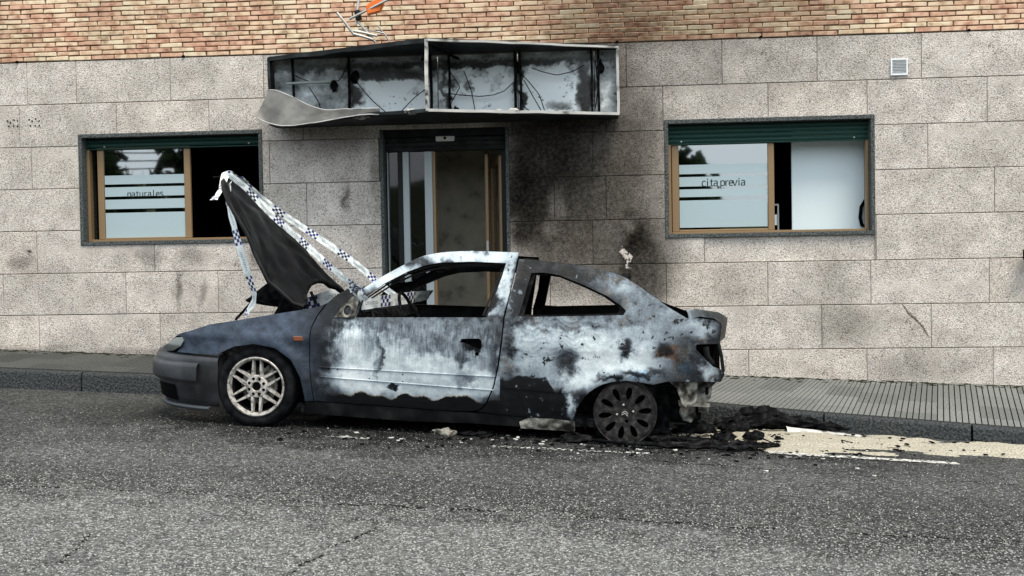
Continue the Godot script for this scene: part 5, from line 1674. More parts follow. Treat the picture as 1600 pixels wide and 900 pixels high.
func front_end(c: Node3D) -> void:
	# wrap-round bumper: the plan curve of the nose swept through a side profile
	var plan := func(t: float, out: float) -> Vector2:
		# t from 0 (near arch) over 0.5 (middle) to 1 (far arch)
		var a := lerpf(0.10, PI - 0.10, t)
		var e := 2.0 / 3.0
		var x := -0.05 - (0.885 + out) * pow(sin(a), e)
		var z: float = (NEAR + out) * pow(absf(cos(a)), e) * sign(cos(a))
		return Vector2(min(x, -0.27), z - NEAR)
	var sweep := func(prof: Array, t0: float, t1: float, n: int) -> MB:
		var b := MB.new()
		var rows := []
		for p in prof:
			var line := PackedVector3Array()
			for k in n + 1:
				var q: Vector2 = plan.call(lerpf(t0, t1, float(k) / n), p[0])
				line.append(Vector3(q.x, p[1] + 0.02 * clampf(-q.x - 0.4, 0.0, 1.0), q.y))
			rows.append(line)
		b.grid(rows)
		return b
	var bm := obj("front_bumper", sweep.call([[-0.10, 0.492], [-0.035, 0.490], [-0.01, 0.47], [0.0, 0.44], [-0.004, 0.40], [-0.004, 0.30], [-0.030, 0.24], [-0.045, 0.17], [-0.065, 0.125], [-0.11, 0.118]], 0.0, 1.0, 60), M.bumper, c)
	var rub: MB = sweep.call([[-0.002, 0.428], [0.016, 0.420], [0.024, 0.395], [0.024, 0.315], [0.014, 0.292], [-0.004, 0.288]], 0.055, 0.945, 56)
	obj("rubbing_strip", rub, M.bumper, bm)
	obj("front_lip", sweep.call([[-0.07, 0.122], [-0.045, 0.118], [-0.045, 0.098], [-0.08, 0.094]], 0.04, 0.96, 50), mat(Color(0.27, 0.29, 0.31), 0.5), bm)
	var vent: MB = sweep.call([[-0.022, 0.262], [-0.022, 0.25], [-0.036, 0.16], [-0.052, 0.145]], 0.16, 0.84, 40)
	obj("lower_grille", vent, M.black, bm)
	# headlamps
	for far in [false, true]:
		var lamp := pv([-0.765, 0.482, -0.740, 0.515, -0.613, 0.594, -0.552, 0.600, -0.534, 0.578, -0.558, 0.537, -0.627, 0.502])
		var b := MB.new()
		b.panel(lamp, [], 0.03, func(x: float, y: float) -> float: return side(x, y) + 0.006 + 0.02 * sin(clampf((y - 0.48) / 0.12, 0, 1) * PI), 0.05, far)
		obj("headlamp", b, M.lens, c)
		b = MB.new()
		b.panel(pv([-0.775, 0.468, -0.750, 0.512, -0.613, 0.606, -0.540, 0.608, -0.520, 0.578, -0.545, 0.530, -0.627, 0.490]), [], 0.03, func(x: float, y: float) -> float: return side(x, y) - 0.008, 0.05, far)
		obj("headlamp_surround", b, M.black, c)
	# slam panel and grille between the lamps
	var b2 := MB.new()
	var rows := []
	for p in [[-0.20, 0.60], [-0.15, 0.59], [-0.125, 0.55], [-0.12, 0.48]]:
		var line := PackedVector3Array()
		for k in 31:
			var q: Vector2 = plan.call(lerpf(0.26, 0.74, k / 30.0), p[0])
			line.append(Vector3(q.x, p[1], q.y))
		rows.append(line)
	b2.grid(rows)
	obj("front_grille", b2, M.scorched, c)

func bonnet(c: Node3D) -> void:
	# raised bonnet, black and rippled by the heat
	var near := Curve3D.new()
	for p in [Vector3(0.310, 0.845, -0.12), Vector3(0.226, 0.866, -0.11), Vector3(0.072, 1.024, -0.10), Vector3(-0.046, 1.22, -0.10), Vector3(-0.159, 1.416, -0.12), Vector3(-0.247, 1.548, -0.17)]: near.add_point(p)
	var mid := Curve3D.new()
	for p in [Vector3(0.185, 1.005, -0.78), Vector3(-0.05, 1.26, -0.79), Vector3(-0.30, 1.52, -0.80), Vector3(-0.545, 1.748, -0.80)]: mid.add_point(p)
	var far := Curve3D.new()
	for p in [Vector3(0.245, 0.855, -1.46), Vector3(0.045, 1.02, -1.45), Vector3(-0.146, 1.252, -1.45), Vector3(-0.402, 1.540, -1.40)]: far.add_point(p)
	var rip := noise(805, 1.8, FastNoiseLite.TYPE_SIMPLEX_SMOOTH, 3)
	var at := func(s: float, t: float) -> Vector3:
		var a := near.sample_baked(near.get_baked_length() * t)
		var m := mid.sample_baked(mid.get_baked_length() * t)
		var f := far.sample_baked(far.get_baked_length() * t)
		var p := a * (2.0 * (s - 0.5) * (s - 1.0)) + m * (4.0 * s * (1.0 - s)) + f * (2.0 * s * (s - 0.5))
		return p + Vector3(0.7, 0.7, 0) * (0.025 * rip.get_noise_2d(s * 2.0, t * 2.0))
	var rows := []
	var under := []
	for j in 25:
		var l := PackedVector3Array()
		var u := PackedVector3Array()
		for i in 25:
			var p: Vector3 = at.call(i / 24.0, j / 24.0)
			l.append(p)
			u.append(p + Vector3(-0.022, -0.022, 0))
		rows.append(l); under.append(u)
	var b := MB.new()
	b.grid(rows)
	b.grid(under)
	var e := [PackedVector3Array(), PackedVector3Array()]
	for i in 25:
		e[0].append(rows[0][i]); e[1].append(under[0][i])
	for j in range(1, 25):
		e[0].append(rows[j][24]); e[1].append(under[j][24])
	for i in range(23, -1, -1):
		e[0].append(rows[24][i]); e[1].append(under[24][i])
	for j in range(23, -1, -1):
		e[0].append(rows[j][0]); e[1].append(under[j][0])
	b.grid(e)
	var bn := obj("bonnet", b, M.hood, c)
	tag(bn, "raised blackened bonnet")
	b = MB.new()
	var hinge := []
	for k in 13:
		var p: Vector3 = at.call(k / 12.0, 0.0)
		hinge.append(p + Vector3(-0.012, -0.012, 0))
	b.tube(hinge, 0.020, 6)
	obj("rear_edge", b, M.char, bn)
	# folded edge on the near side
	b = MB.new()
	var edge := []
	for k in 13: edge.append(at.call(0.0, k / 12.0) + Vector3(-0.014, -0.010, 0.0))
	b.tube(edge, 0.016, 6)
	obj("side_edge", b, M.scorched, bn)
	# insulation sheet hanging on the stay
	b = MB.new()
	var rr := []
	for j in 9:
		var t := j / 8.0
		var line := PackedVector3Array()
		for i in 13:
			var s := i / 12.0
			var top := Vector3(-0.335, 0.845, -0.70).lerp(Vector3(-0.10, 1.07, -0.86), s)
			var low := Vector3(-0.315, 0.822, -0.70).lerp(Vector3(0.12, 0.80, -0.80), s)
			var p := top.lerp(low, t)
			p += Vector3(0.0, -0.02 * sin(PI * s) * t, 0.05 * sin(PI * t) + 0.02 * rip.get_noise_2d(s * 4.0, t * 3.0))
			line.append(p)
		rr.append(line)
	b.grid(rr)
	obj("hanging_liner", b, M.char, bn)
	b = MB.new()
	b.tube([Vector3(-0.36, 0.70, -0.55), Vector3(-0.30, 0.80, -0.65), Vector3(-0.20, 0.95, -0.80), Vector3(-0.09, 1.075, -0.88)], 0.010, 6)
	obj("stay_rod", b, M.char, bn)
	b = MB.new()
	b.tube([Vector3(-0.53, 1.73, -0.80), Vector3(-0.60, 1.755, -0.80), Vector3(-0.645, 1.75, -0.78)], 0.008, 5)
	obj("bonnet_catch", b, M.char, bn)

func ring_pts(r: float, z: float, n: int) -> PackedVector3Array:
	var o := PackedVector3Array()
	for k in n + 1: o.append(Vector3(cos(TAU * (k % n) / n) * r, sin(TAU * (k % n) / n) * r, z))
	return o

func front_wheel(c: Node3D, at: Vector3, out: float) -> void:
	var wh := base("wheel", at, c)
	if out < 0: wh.rotation.y = PI
	if out > 0: tag(wh, "front wheel with bright twin-spoke alloy rim and intact tyre")
	var b := MB.new()
	var R := 0.283
	b.lathe([Vector2(0.196, 0.078), Vector2(0.204, 0.086), Vector2(0.214, 0.089), Vector2(0.216, 0.086), Vector2(0.220, 0.086), Vector2(0.223, 0.0915), Vector2(0.240, 0.094), Vector2(0.252, 0.092), Vector2(0.266, 0.084), Vector2(0.276, 0.072), Vector2(R - 0.002, 0.055), Vector2(R, 0.02), Vector2(R, -0.06), Vector2(0.27, -0.09), Vector2(0.24, -0.10), Vector2(0.20, -0.09)], 56, Vector3.ZERO, true)
	obj("tyre", b, M.rubber, wh)
	b = MB.new()
	b.lathe([Vector2(0.1795, 0.058), Vector2(0.190, 0.082), Vector2(0.193, 0.088), Vector2(0.200, 0.089), Vector2(0.204, 0.086), Vector2(0.205, 0.075)], 64, Vector3.ZERO, false)
	obj("rim", b, M.alloy, wh)
	b = MB.new()
	b.lathe([Vector2(0.1795, 0.058), Vector2(0.172, 0.03), Vector2(0.168, -0.07)], 48, Vector3.ZERO, false)
	obj("rim_barrel", b, M.scorched, wh)
	for k in 6:
		for s in [-1.0, 1.0]:
			b = MB.new()
			var a := TAU * k / 6.0 + 0.52
			var d := Vector3(cos(a), sin(a), 0)
			var n := Vector3(-sin(a), cos(a), 0)
			var p0: Vector3 = d * 0.070 + n * s * 0.030 + Vector3(0, 0, 0.066)
			var p1: Vector3 = d * 0.181 + n * s * 0.026 + Vector3(0, 0, 0.074)
			var q := []
			for e in [[p0, 0.0095], [p1, 0.004]]:
				q.append_array([e[0] + n * e[1], e[0] - n * e[1], e[0] - n * (e[1] + 0.004) - Vector3(0, 0, 0.03), e[0] + n * (e[1] + 0.004) - Vector3(0, 0, 0.03)])
			for i in 4: b.quad(q[i], q[(i + 1) % 4], q[4 + (i + 1) % 4], q[4 + i], (q[i] + q[(i + 1) % 4]) / 2 - p0 + Vector3(0, 0, 0.012))
			obj("spoke", b, M.alloy, wh)
	b = MB.new()
	b.lathe([Vector2(0.030, 0.055), Vector2(0.031, 0.068), Vector2(0.036, 0.071), Vector2(0.072, 0.068), Vector2(0.078, 0.062), Vector2(0.078, 0.03)], 36, Vector3.ZERO, false)
	obj("hub_face", b, M.alloy, wh)
	b = MB.new()
	b.lathe([Vector2(0.0005, 0.060), Vector2(0.030, 0.060)], 24, Vector3.ZERO)
	obj("hub_hole", b, M.black, wh)
	for k in 8:
		b = MB.new()
		var a := TAU * (k + 0.5) / 8.0
		b.lathe([Vector2(0.0005, 0.0725), Vector2(0.0095, 0.0725), Vector2(0.0115, 0.068)], 12, Vector3(cos(a) * 0.055, sin(a) * 0.055, 0.0))
		obj("bolt_hole", b, M.black, wh)
	b = MB.new()
	b.lathe([Vector2(0.0005, 0.012), Vector2(0.128, 0.012), Vector2(0.128, -0.01)], 36, Vector3.ZERO)
	obj("brake_disc", b, M.rust_steel, wh)
	b = MB.new()
	b.lathe([Vector2(0.0005, -0.06), Vector2(0.17, -0.06)], 36, Vector3.ZERO)
	obj("rim_back", b, M.black, wh)
	b = MB.new()
	b.box(Vector3(0.07, 0.10, 0.02), Vector3(0.08, 0.06, 0.05), Basis(Vector3.BACK, 0.9), 0.01)
	obj("brake_caliper", b, M.rust_steel, wh)

func rear_wheel(c: Node3D, at: Vector3, out: float) -> void:
	# the tyre has burnt away: only the ten-hole alloy is left
	var wh := base("wheel", at, c)
	if out < 0: wh.rotation.y = PI
	if out > 0: tag(wh, "blackened rear alloy wheel with ten oval holes and no tyre")
	wh.rotate_object_local(Vector3.BACK, 0.1)
	var R := 0.208
	var disc := PackedVector2Array()
	for k in 64: disc.append(Vector2(cos(TAU * k / 64), sin(TAU * k / 64)) * 0.200)
	var holes := []
	for k in 10:
		var a := TAU * k / 10.0 + 0.05
		var h := PackedVector2Array()
		for i in 14:
			var q := TAU * i / 14.0
			var r := 0.130 + 0.044 * cos(q)
			var t := 0.0195 * sin(q) * (1.0 + 0.25 * cos(q))
			h.append(Vector2(cos(a), sin(a)) * r + Vector2(-sin(a), cos(a)) * t)
		holes.append(h)
	for k in 4:
		var a := TAU * k / 4.0 + 0.12
		var h := PackedVector2Array()
		for i in 10: h.append(Vector2(cos(a), sin(a)) * 0.054 + Vector2(cos(TAU * i / 10), sin(TAU * i / 10)) * 0.012)
		holes.append(h)
	var b := MB.new()
	b.panel(disc, holes, 0.022, func(x: float, y: float) -> float:
		var r := Vector2(x, y).length()
		return 0.066 + 0.014 * smoothstep(0.05, 0.19, r) - 0.006 * smoothstep(0.19, 0.2, r) - 0.004 * smoothstep(0.05, 0.03, r), 0.025)
	obj("wheel_face", b, M.burnt_alloy, wh)
	b = MB.new()
	b.lathe([Vector2(0.198, 0.062), Vector2(0.199, 0.076), Vector2(0.204, 0.080), Vector2(R, 0.076), Vector2(R, 0.06), Vector2(0.188, 0.04), Vector2(0.184, -0.05), Vector2(R, -0.08), Vector2(R, -0.09)], 64, Vector3.ZERO)
	obj("rim", b, M.burnt_alloy, wh)
	b = MB.new()
	b.lathe([Vector2(0.0005, 0.02), Vector2(0.18, 0.02)], 36, Vector3.ZERO)
	obj("brake_drum", b, M.black, wh)
	for k in 4:
		var a := TAU * k / 4.0 + 0.12
		if k == 3: continue
		b = MB.new()
		b.lathe([Vector2(0.0005, 0.074), Vector2(0.005, 0.073), Vector2(0.0085, 0.068), Vector2(0.009, 0.045)], 8, Vector3(cos(a) * 0.054, sin(a) * 0.054, 0.0))
		obj("wheel_bolt", b, M.steel, wh)
	b = MB.new()
	b.lathe([Vector2(0.0005, 0.069), Vector2(0.024, 0.068), Vector2(0.028, 0.064)], 20, Vector3.ZERO)
	obj("centre_cap", b, M.burnt_alloy, wh)
	# double chevron on the cap
	for k in 2:
		b = MB.new()
		var y := -0.012 + k * 0.014
		b.slab(pv([-0.021, y - 0.008, 0.0, y + 0.007, 0.021, y - 0.008, 0.021, y - 0.001, 0.0, y + 0.014, -0.021, y - 0.001]), 0.068, 0.0715, 0.0008)
		var ch := obj("chevron", b, M.steel, wh)
		ch.rotation.z = -0.25

# ------------------------------------------------------------------ cordon tape
func ribbon(called: String, label: String, pts: Array, width: float, twist: Array, shift := 0.0) -> void:
	# pts in the car's frame; twist in radians along the way
	var fr := Transform3D(Basis(Vector3(0.9978821, -0.04300782, 0.04880214), Vector3(0.04295648, 0.99907474, 0.00210082), Vector3(-0.04884733, 0.0, 0.99880626)), Vector3(-2.47198, 0.25364, 3.03181))
	var cv := Curve3D.new()
	for k in pts.size():
		var a := Vector3.ZERO
		if k > 0 and k < pts.size() - 1: a = (pts[k + 1] - pts[k - 1]) * 0.17
		cv.add_point(fr * pts[k], -(fr.basis * a), fr.basis * a)
	var len := cv.get_baked_length()
	var n := int(len / 0.02) + 4
	var wob := noise(int(len * 1000), 3.0, FastNoiseLite.TYPE_SIMPLEX_SMOOTH, 2)
	var rows := []
	var uvs := []
	for k in n + 1:
		var t := float(k) / n
		var p := cv.sample_baked(len * t)
		var d := (cv.sample_baked(min(len * t + 0.02, len)) - cv.sample_baked(max(len * t - 0.02, 0.0))).normalized()
		var s := d.cross(Vector3(0, 0, 1)).normalized()
		var f := t * (twist.size() - 1)
		var i := int(min(f, twist.size() - 2))
		var ang: float = lerpf(twist[i], twist[i + 1], f - i) + 0.25 * wob.get_noise_1d(len * t)
		s = s.rotated(d, ang)
		var nrm := d.cross(s)
		var line := PackedVector3Array()
		var ul := PackedVector2Array()
		for j in 5:
			var v := j / 4.0 - 0.5
			line.append(p + s * v * width + nrm * (0.006 * wob.get_noise_2d(len * t * 4.0, v * 9.0)))
			ul.append(Vector2(len * t / 0.68 + shift, v + 0.5))
		rows.append(line)
		uvs.append(ul)
	var b := MB.new()
	b.grid(rows, uvs)
	tag(obj(called, b, M.tape), label, "tape", "lengths of police tape")

func tapes() -> void:
	ribbon("police_tape", "chequered police tape hanging from the bonnet tip down to the stay rod", [Vector3(-0.47, 1.70, -0.66), Vector3(-0.40, 1.62, -0.47), Vector3(-0.345, 1.545, -0.33), Vector3(-0.30, 1.47, -0.26), Vector3(-0.262, 1.38, -0.24), Vector3(-0.215, 1.22, -0.24), Vector3(-0.165, 1.05, -0.26), Vector3(-0.13, 0.92, -0.30), Vector3(-0.15, 0.85, -0.36), Vector3(-0.255, 0.735, -0.45)], 0.058, [0.2, 0.2, 0.6, 0.4, 0.3, 0.35, 0.6, 0.9], 0.1)
	ribbon("police_tape", "short fold of police tape wrapped round the bonnet tip", [Vector3(-0.40, 1.56, -0.20), Vector3(-0.46, 1.66, -0.50), Vector3(-0.545, 1.765, -0.76), Vector3(-0.53, 1.785, -0.84), Vector3(-0.42, 1.72, -0.90)], 0.055, [0.3, 0.1, 0.6, 1.0], 0.55)
	ribbon("police_tape", "lower of the two police tapes slanting from bonnet to windscreen pillar", [Vector3(-0.53, 1.775, -0.80), Vector3(-0.42, 1.69, -0.84), Vector3(-0.20, 1.50, -0.76), Vector3(0.05, 1.335, -0.62), Vector3(0.30, 1.18, -0.42), Vector3(0.55, 1.035, -0.22), Vector3(0.70, 0.975, -0.09)], 0.05, [0.3, 0.25, 0.1, 0.15, 0.3, 0.9], 0.25)
	ribbon("police_tape", "upper of the two police tapes slanting behind the windscreen pillar", [Vector3(-0.50, 1.76, -0.95), Vector3(-0.32, 1.585, -1.02), Vector3(-0.06, 1.425, -0.98), Vector3(0.25, 1.255, -0.88), Vector3(0.52, 1.10, -0.76), Vector3(0.72, 0.965, -0.66), Vector3(0.82, 0.905, -0.62)], 0.05, [0.5, 0.25, 0.1, 0.1, 0.2, 0.5], 0.02)
	ribbon("police_tape", "police tape running over the dashboard inside the door window", [Vector3(0.69, 0.93, -0.05), Vector3(0.66, 0.86, -0.16), Vector3(0.72, 0.868, -0.30), Vector3(0.82, 0.882, -0.55), Vector3(0.92, 0.895, -0.85), Vector3(0.98, 0.905, -1.1)], 0.085, [0.4, 0.15, 0.1, 0.2, 0.8], 0.42)
	ribbon("police_tape", "police tape knotted round the foot of the windscreen pillar", [Vector3(0.64, 0.965, -0.03), Vector3(0.69, 0.985, 0.0), Vector3(0.735, 0.975, -0.01), Vector3(0.72, 0.93, -0.02), Vector3(0.76, 0.90, -0.06)], 0.045, [0.2, 0.9, 0.3, 0.6], 0.0)
	ribbon("police_tape", "chequered police tape seen under the arch of the raised bonnet", [Vector3(-0.34, 0.80, -1.25), Vector3(-0.1, 0.775, -1.35), Vector3(0.10, 0.86, -1.50), Vector3(0.25, 0.83, -1.55), Vector3(0.45, 0.80, -1.55)], 0.11, [1.0, 0.6, 0.05, 0.1, 0.4], 0.62)

# ------------------------------------------------------------------ debris and sand
func debris() -> void:
	# absorbent sand spread in the gutter behind the car
	var b := MB.new()
	var nz := noise(901, 0.9, FastNoiseLite.TYPE_SIMPLEX_SMOOTH, 5)
	var shape := func(x: float, z: float) -> float:
		var d := 1.0 - Vector2((x - 1.2) / 0.95, (z - 2.62) / 0.62).length()
		var d2 := 1.0 - Vector2((x - 2.9) / 2.0, (z - 2.58 - 0.13 * (x - 1.6)) / 0.40).length()
		return max(d, d2)
	var step := 0.035
	var height := func(x: float, z: float) -> float: return road_y(x, z) + clampf(shape.call(x, z) * 0.040 - 0.006 + (0.026 + 0.016 * smoothstep(1.4, 2.2, x)) * nz.get_noise_2d(x * 1.7, z * 6.0) + 0.007 * nz.get_noise_2d(x * 9.0, z * 14.0), -0.012, 0.03)
	for i in int(5.0 / step):
		for j in int(1.6 / step):
			var x := 0.1 + i * step
			var z := 1.75 + j * step
			if shape.call(x, z) < -0.55: continue
			var q := []
			for e in [[0, 0], [1, 0], [1, 1], [0, 1]]: q.append(Vector3(x + e[0] * step, height.call(x + e[0] * step, z + e[1] * step), z + e[1] * step))
			b.quad(q[0], q[1], q[2], q[3], Vector3.UP)
	tag(obj("sand", b, M.sand), "pale yellow absorbent sand spread along the gutter behind the car", "sand", "", "stuff")
	# worn white parking line
	var pl := MB.new()
	var r := RandomNumberGenerator.new()
	r.seed = 12
	for e in [[0.96, 3.23, 2.10, 3.38, 0.10, 1.0], [-0.80, 3.46, 0.2, 3.50, 0.07, 0.3], [-1.9, 3.33, -1.6, 3.36, 0.07, 0.35]]:
		var n := int((e[2] - e[0]) / 0.012)
		for k in n:
			for s in 6:
				if r.randf() > e[5] * (0.93 if s > 0 and s < 5 else 0.6): continue
				var x := lerpf(e[0], e[2], float(k) / n)
				var z: float = lerpf(e[1], e[3], float(k) / n) + (s / 6.0 - 0.5) * e[4]
				var h := 0.004
				pl.quad(Vector3(x, road_y(x, z) + h, z), Vector3(x + 0.0125, road_y(x, z) + h, z), Vector3(x + 0.0125, road_y(x, z) + h, z + e[4] / 6.0), Vector3(x, road_y(x, z) + h, z + e[4] / 6.0), Vector3.UP)
	tag(obj("road_marking", pl, M.paint_white), "worn white parking line on the asphalt behind the car", "road marking", "", "structure")
	# melted bumper slumped against the kerb
	var mb := base("melted_bumper", Vector3(1.0, 0.12, 1.95))
	tag(mb, "charred and crumpled rear bumper slumped against the kerb", "bumper")
	var crumple := noise(905, 2.4, FastNoiseLite.TYPE_SIMPLEX_SMOOTH, 4)
	for e in [[[0.70, 2.20, 1.00, 2.02, 1.30, 1.97, 1.62, 2.12], 0.085, 1], [[0.80, 2.28, 1.10, 2.18, 1.40, 2.16, 1.66, 2.26], 0.05, 2], [[0.85, 2.02, 1.05, 1.90, 1.35, 1.95], 0.09, 3]]:
		var rows := []
		for k in 33:
			var t: float = k / 32.0 * (e[0].size() / 2 - 1)
			var i := int(min(t, e[0].size() / 2 - 2))
			var p := Vector2(e[0][i * 2], e[0][i * 2 + 1]).lerp(Vector2(e[0][i * 2 + 2], e[0][i * 2 + 3]), t - i)
			var ring := PackedVector3Array()
			var fade := sin(PI * clampf(k / 32.0, 0.02, 0.98))
			for a in 15:
				var q := TAU * (a % 14) / 14.0
				var rad: float = e[1] * pow(fade, 0.5) * (0.55 + 0.9 * crumple.get_noise_3d(p.x * 2.0 + e[2] * 7.0, cos(q) * 0.6, sin(q) * 0.6))
				ring.append(Vector3(p.x + 0.04 * crumple.get_noise_2d(k * 0.3, q), max(road_y(p.x, p.y) + 0.045 + sin(q) * rad + 0.05 * (e[2] - 1) * 0.5 * fade, road_y(p.x, p.y) + 0.002), p.y + cos(q) * rad * 1.2) - mb.position)
			rows.append(ring)
		b = MB.new()
		b.grid(rows)
		obj("crumpled_strip", b, M.char, mb)
	b = MB.new()
	var flap := []
	for j in 7:
		var line := PackedVector3Array()
		for i in 21:
			var t := i / 20.0
			var v := j / 6.0
			var x := lerpf(1.22, 1.74, t)
			var z := 2.22 + 0.10 * t + (v - 0.5) * 0.16 * (1.0 - t * 0.75)
			line.append(Vector3(x, road_y(x, z) + 0.012 + 0.035 * sin(PI * v) * (1.0 - t) + 0.012 * absf(crumple.get_noise_2d(x * 5.0, v * 2.0)), z) - mb.position)
		flap.append(line)
	b.grid(flap)
	obj("ashen_flap", b, M.ashen, mb)
	# scattered burnt lumps, each with its own place
	var lumps := [[0.72, 2.80, 0.08, 0.04, "lumpy burnt rubber mass just behind the bare rear wheel"], [0.93, 2.74, 0.06, 0.045, "round burnt lump at the tip of the rubber remains"], [1.09, 2.78, 0.03, 0.03, "small black ball of char alone on the pale sand"], [0.55, 2.45, 0.14, 0.05, "long burnt clump under the car's tail"], [0.82, 2.40, 0.10, 0.05, "thick charred clump between the tail and the kerb"], [-0.28, 3.10, 0.12, 0.03, "flat charred scrap in front of the bare rear wheel"], [-1.16, 3.04, 0.07, 0.028, "grey crumpled scrap under the middle of the sill"], [-0.95, 3.02, 0.12, 0.02, "thin black scrap under the sill behind the grey one"], [1.02, 2.98, 0.05, 0.022, "small char crumb on the edge of the sand"]]
	for k in lumps.size():
		var e: Array = lumps[k]
		var o := obj("burnt_debris", lump(Vector3(0, e[3] * 0.55, 0), Vector3(e[2], e[3], e[2] * 0.55), 920 + k, 0.55, 18), M.rust_steel if k == 6 else M.char, self, Vector3(e[0], road_y(e[0], e[1]), e[1]))
		tag(o, e[4], "debris", "burnt debris around the rear of the car")
	# shreds of the burnt tyre curling round the bare rim
	var strips := [["burnt_tyre_bead", "burnt tyre bead trailing from the rear wheel towards the sand", [-0.22, 3.10, 0.05, 3.26, 0.35, 3.24, 0.62, 3.10, 0.85, 3.02, 1.02, 2.95], 0.032], ["burnt_tyre_shred", "curled black tyre shred lying nearest the road behind the wheel", [0.30, 3.34, 0.55, 3.26, 0.78, 3.22, 0.95, 3.12, 1.00, 3.00], 0.026], ["burnt_tyre_shred", "black tyre shred heaped under the rear wheel", [-0.25, 2.95, -0.05, 3.05, 0.15, 3.02, 0.38, 2.98, 0.62, 2.90], 0.045]]
	for k in strips.size():
		var e: Array = strips[k]
		var rows := []
		var m: int = e[2].size() / 2
		for i in 41:
			var t := i / 40.0 * (m - 1)
			var s := int(min(t, m - 2))
			var p := Vector2(e[2][s * 2], e[2][s * 2 + 1]).lerp(Vector2(e[2][s * 2 + 2], e[2][s * 2 + 3]), t - s)
			p += Vector2(crumple.get_noise_2d(i * 0.2, k * 9.0), crumple.get_noise_2d(i * 0.2 + 40.0, k * 9.0)) * 0.06
			var ring := PackedVector3Array()
			var fade := pow(sin(PI * clampf(i / 40.0, 0.01, 0.99)), 0.4)
			for a in 11:
				var q := TAU * (a % 10) / 10.0
				var rad: float = e[3] * fade * (0.7 + 0.9 * crumple.get_noise_3d(p.x * 3.0, cos(q) * 0.7 + k * 5.0, sin(q) * 0.7 + p.y))
				ring.append(Vector3(p.x, max(road_y(p.x, p.y) + 0.025 + sin(q) * rad * 0.8, road_y(p.x, p.y) + 0.001), p.y + cos(q) * rad * 1.3))
			rows.append(ring)
		b = MB.new()
		b.grid(rows)
		tag(obj(e[0], b, M.char), e[1], "tyre", "remains of the burnt rear tyre")
	# crumbs of char and ash
	var crumbs := MB.new()
	var ash := MB.new()
	for k in 420:
		var x := r.randfn(0.45, 0.75)
		var z := r.randfn(3.05, 0.28)
		if k > 330:
			x = r.randf_range(-2.2, 0.2); z = r.randfn(3.25, 0.2)
		if z < 2.1: continue
		var s := r.randf_range(0.006, 0.020)
		var t := crumbs if r.randf() < 0.85 else ash
		var l := lump(Vector3(x, road_y(x, z) + s * 0.3, z), Vector3(s, s * 0.5, s * 0.8), 1000 + k, 0.6, 6)
		t.v.append_array(l.v); t.n.append_array(l.n)
	tag(obj("char_crumbs", crumbs, M.char), "scatter of small black char crumbs around the burnt rear wheel", "crumbs", "", "stuff")
	tag(obj("ash_flakes", ash, M.ashen), "scatter of small whitish ash flakes on the asphalt by the car", "ash", "", "stuff")
	var shreds := MB.new()
	for k in 46:
		var x := r.randfn(0.55, 0.35)
		var z := r.randfn(2.9, 0.2)
		if z < 2.3: continue
		var d := r.randf() * TAU
		var l := r.randf_range(0.05, 0.16)
		var y := road_y(x, z) + 0.008
		shreds.tube([Vector3(x, y, z), Vector3(x + cos(d) * l * 0.5, y + r.randf_range(0.0, 0.05), z + sin(d) * l * 0.5), Vector3(x + cos(d + 0.7) * l, y + 0.004, z + sin(d + 0.7) * l)], [r.randf_range(0.003, 0.008), r.randf_range(0.003, 0.009), 0.002], 5)
	for k in 70:
		var x := r.randf_range(0.7, 2.6)
		var z := 2.45 + 0.13 * (x - 1.6) + r.randfn(0.1, 0.22)
		var q := r.randf_range(0.004, 0.014)
		var l := lump(Vector3(x, road_y(x, z) + 0.02, z), Vector3(q * 1.6, q * 0.6, q), 3000 + k, 0.6, 6)
		shreds.v.append_array(l.v); shreds.n.append_array(l.n)
	tag(obj("burnt_wire_shreds", shreds, M.char), "tangle of thin burnt wires and shreds behind the rear wheel", "wires", "", "stuff")
	for e in [[-1.77, 3.32, 0.03, "pair of white ash flakes on the road below the door"], [0.02, 1.9, 0.0, ""]]:
		if e[2] > 0.0: tag(obj("ash_flake", lump(Vector3(0, 0.004, 0), Vector3(0.03, 0.008, 0.02), 990, 0.5), M.ashen, self, Vector3(e[0], road_y(e[0], e[1]), e[1])), e[3], "ash")

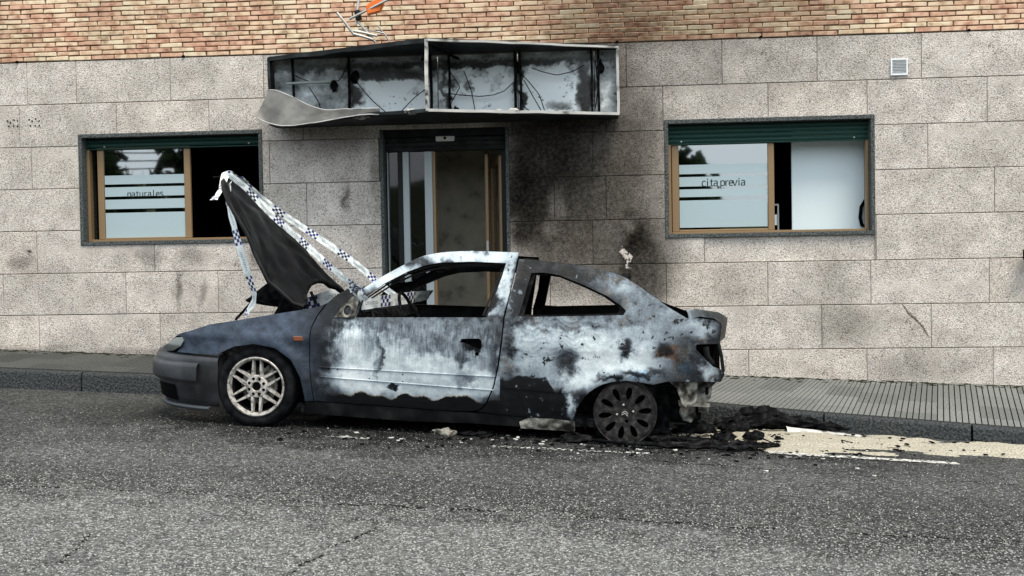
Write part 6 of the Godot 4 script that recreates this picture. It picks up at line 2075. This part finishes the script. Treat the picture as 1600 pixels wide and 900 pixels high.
# ------------------------------------------------------------------ what the windows mirror: the other side of the street
func opposite() -> void:
	var b := MB.new()
	var nz := noise(951, 0.05, FastNoiseLite.TYPE_SIMPLEX_SMOOTH, 4)
	var rows := []
	for j in 14:
		var line := PackedVector3Array()
		for i in 61:
			var x := lerpf(-90.0, 90.0, i / 60.0)
			var z := lerpf(22.0, 110.0, j / 13.0)
			var rise := smoothstep(0.0, 1.0, (z - 22.0) / 88.0)
			line.append(Vector3(x, -1.6 + rise * (9.5 + 4.0 * nz.get_noise_1d(x)) - 0.035 * x * rise + 0.6 * nz.get_noise_2d(x * 3.0, z * 3.0) * rise, z))
		rows.append(line)
	b.grid(rows)
	tag(obj("hill", b, mat(Color(0.22, 0.24, 0.18), 0.95)), "low wooded hill across the street", "hill", "", "structure")
	var leafm := QuadMesh.new()
	leafm.size = Vector2(0.5, 0.34)
	var spots := [[-20.9, 31.0, 7.6, "tall dark tree across the street, mirrored at the left of the left window", true], [-13.6, 30.0, 8.8, "broad dark tree across the street, mirrored at the right of the left window", true], [-19.4, 34.0, 6.1, "bare slender tree across the street between two dark trees", false], [-17.6, 36.0, 5.9, "bare spreading tree across the street beside the broad dark tree", false], [2.6, 46.0, 7.2, "small round tree on the ridge mirrored in the right window", true], [-4.5, 40.0, 8.0, "dark tree across the street facing the entrance door", true]]
	for k in spots.size():
		var e: Array = spots[k]
		var r := RandomNumberGenerator.new()
		r.seed = 60 + k
		var t := base("tree", Vector3(e[0], -1.3, e[1]))
		tag(t, e[3], "tree", "trees across the street")
		var tr := MB.new()
		tr.tube([Vector3.ZERO, Vector3(0.1, e[2] * 0.4, 0), Vector3(0.0, e[2] * 0.95, 0.1)], [0.28, 0.2, 0.03], 7)
		var tips := []
		for i in 26:
			var y: float = e[2] * r.randf_range(0.3, 0.9)
			var d := Vector3(r.randf_range(-1, 1), r.randf_range(0.3, 0.9), r.randf_range(-1, 1)).normalized()
			var l: float = (e[2] - y) * 0.45 + 0.7
			var p0 := Vector3(0.05, y, 0)
			tr.tube([p0, p0 + d * l * 0.5 + Vector3(0, 0.1, 0), p0 + d * l + Vector3(0, 0.3, 0)], [0.06, 0.04, 0.012], 4)
			tips.append(p0 + d * l * 0.7)
			tips.append(p0 + d * l)
			for s in 4:
				var d2 := (d + Vector3(r.randf_range(-1, 1), r.randf_range(0.0, 0.8), r.randf_range(-1, 1)) * 0.7).normalized()
				var p1 := p0 + d * l * r.randf_range(0.4, 0.9)
				tr.tube([p1, p1 + d2 * l * 0.5], [0.022, 0.008], 3)
		obj("trunk", tr, M.bark, t)
		if e[4]:
			var mm := MultiMesh.new()
			mm.transform_format = MultiMesh.TRANSFORM_3D
			mm.mesh = leafm
			mm.instance_count = 2600
			for i in 2600:
				var c: Vector3 = tips[r.randi() % tips.size()]
				var p := c + Vector3(r.randfn(0, 0.45), r.randfn(0, 0.4), r.randfn(0, 0.45))
				mm.set_instance_transform(i, Transform3D(Basis.from_euler(Vector3(r.randf() * TAU, r.randf() * TAU, r.randf() * TAU)), p))
			var mi := MultiMeshInstance3D.new()
			mi.name = "crown"
			mi.multimesh = mm
			mi.material_override = M.leaf
			mi.set_meta("kind", "stuff")
			t.add_child(mi, true)
	# overhead cables on two poles
	for e in [[-27.0, "leaning wooden cable pole across the street at the far left"], [-9.0, "wooden cable pole across the street facing the sign box"]]:
		var p := MB.new()
		p.tube([Vector3(0, -1.4, 0), Vector3(0, 6.6, 0)], [0.14, 0.10], 8)
		tag(obj("cable_pole", p, M.bark, self, Vector3(e[0], 0, 27.0)), e[1], "pole", "cable poles across the street")
	for k in 4:
		var pts := []
		for i in 21:
			var t := i / 20.0
			pts.append(Vector3(lerpf(-27.0, -9.0, t), lerpf(6.5 - k * 0.25, 5.3 - k * 0.12, t) - 0.7 * sin(PI * t) * (1.0 + k * 0.15), 27.0))
		var w := MB.new()
		w.tube(pts, 0.022, 4)
		tag(obj("overhead_cable", w, M.black), ["topmost", "second from the top", "third from the top", "lowest"][k] + " of the sagging overhead cables across the street", "cable", "overhead cables")
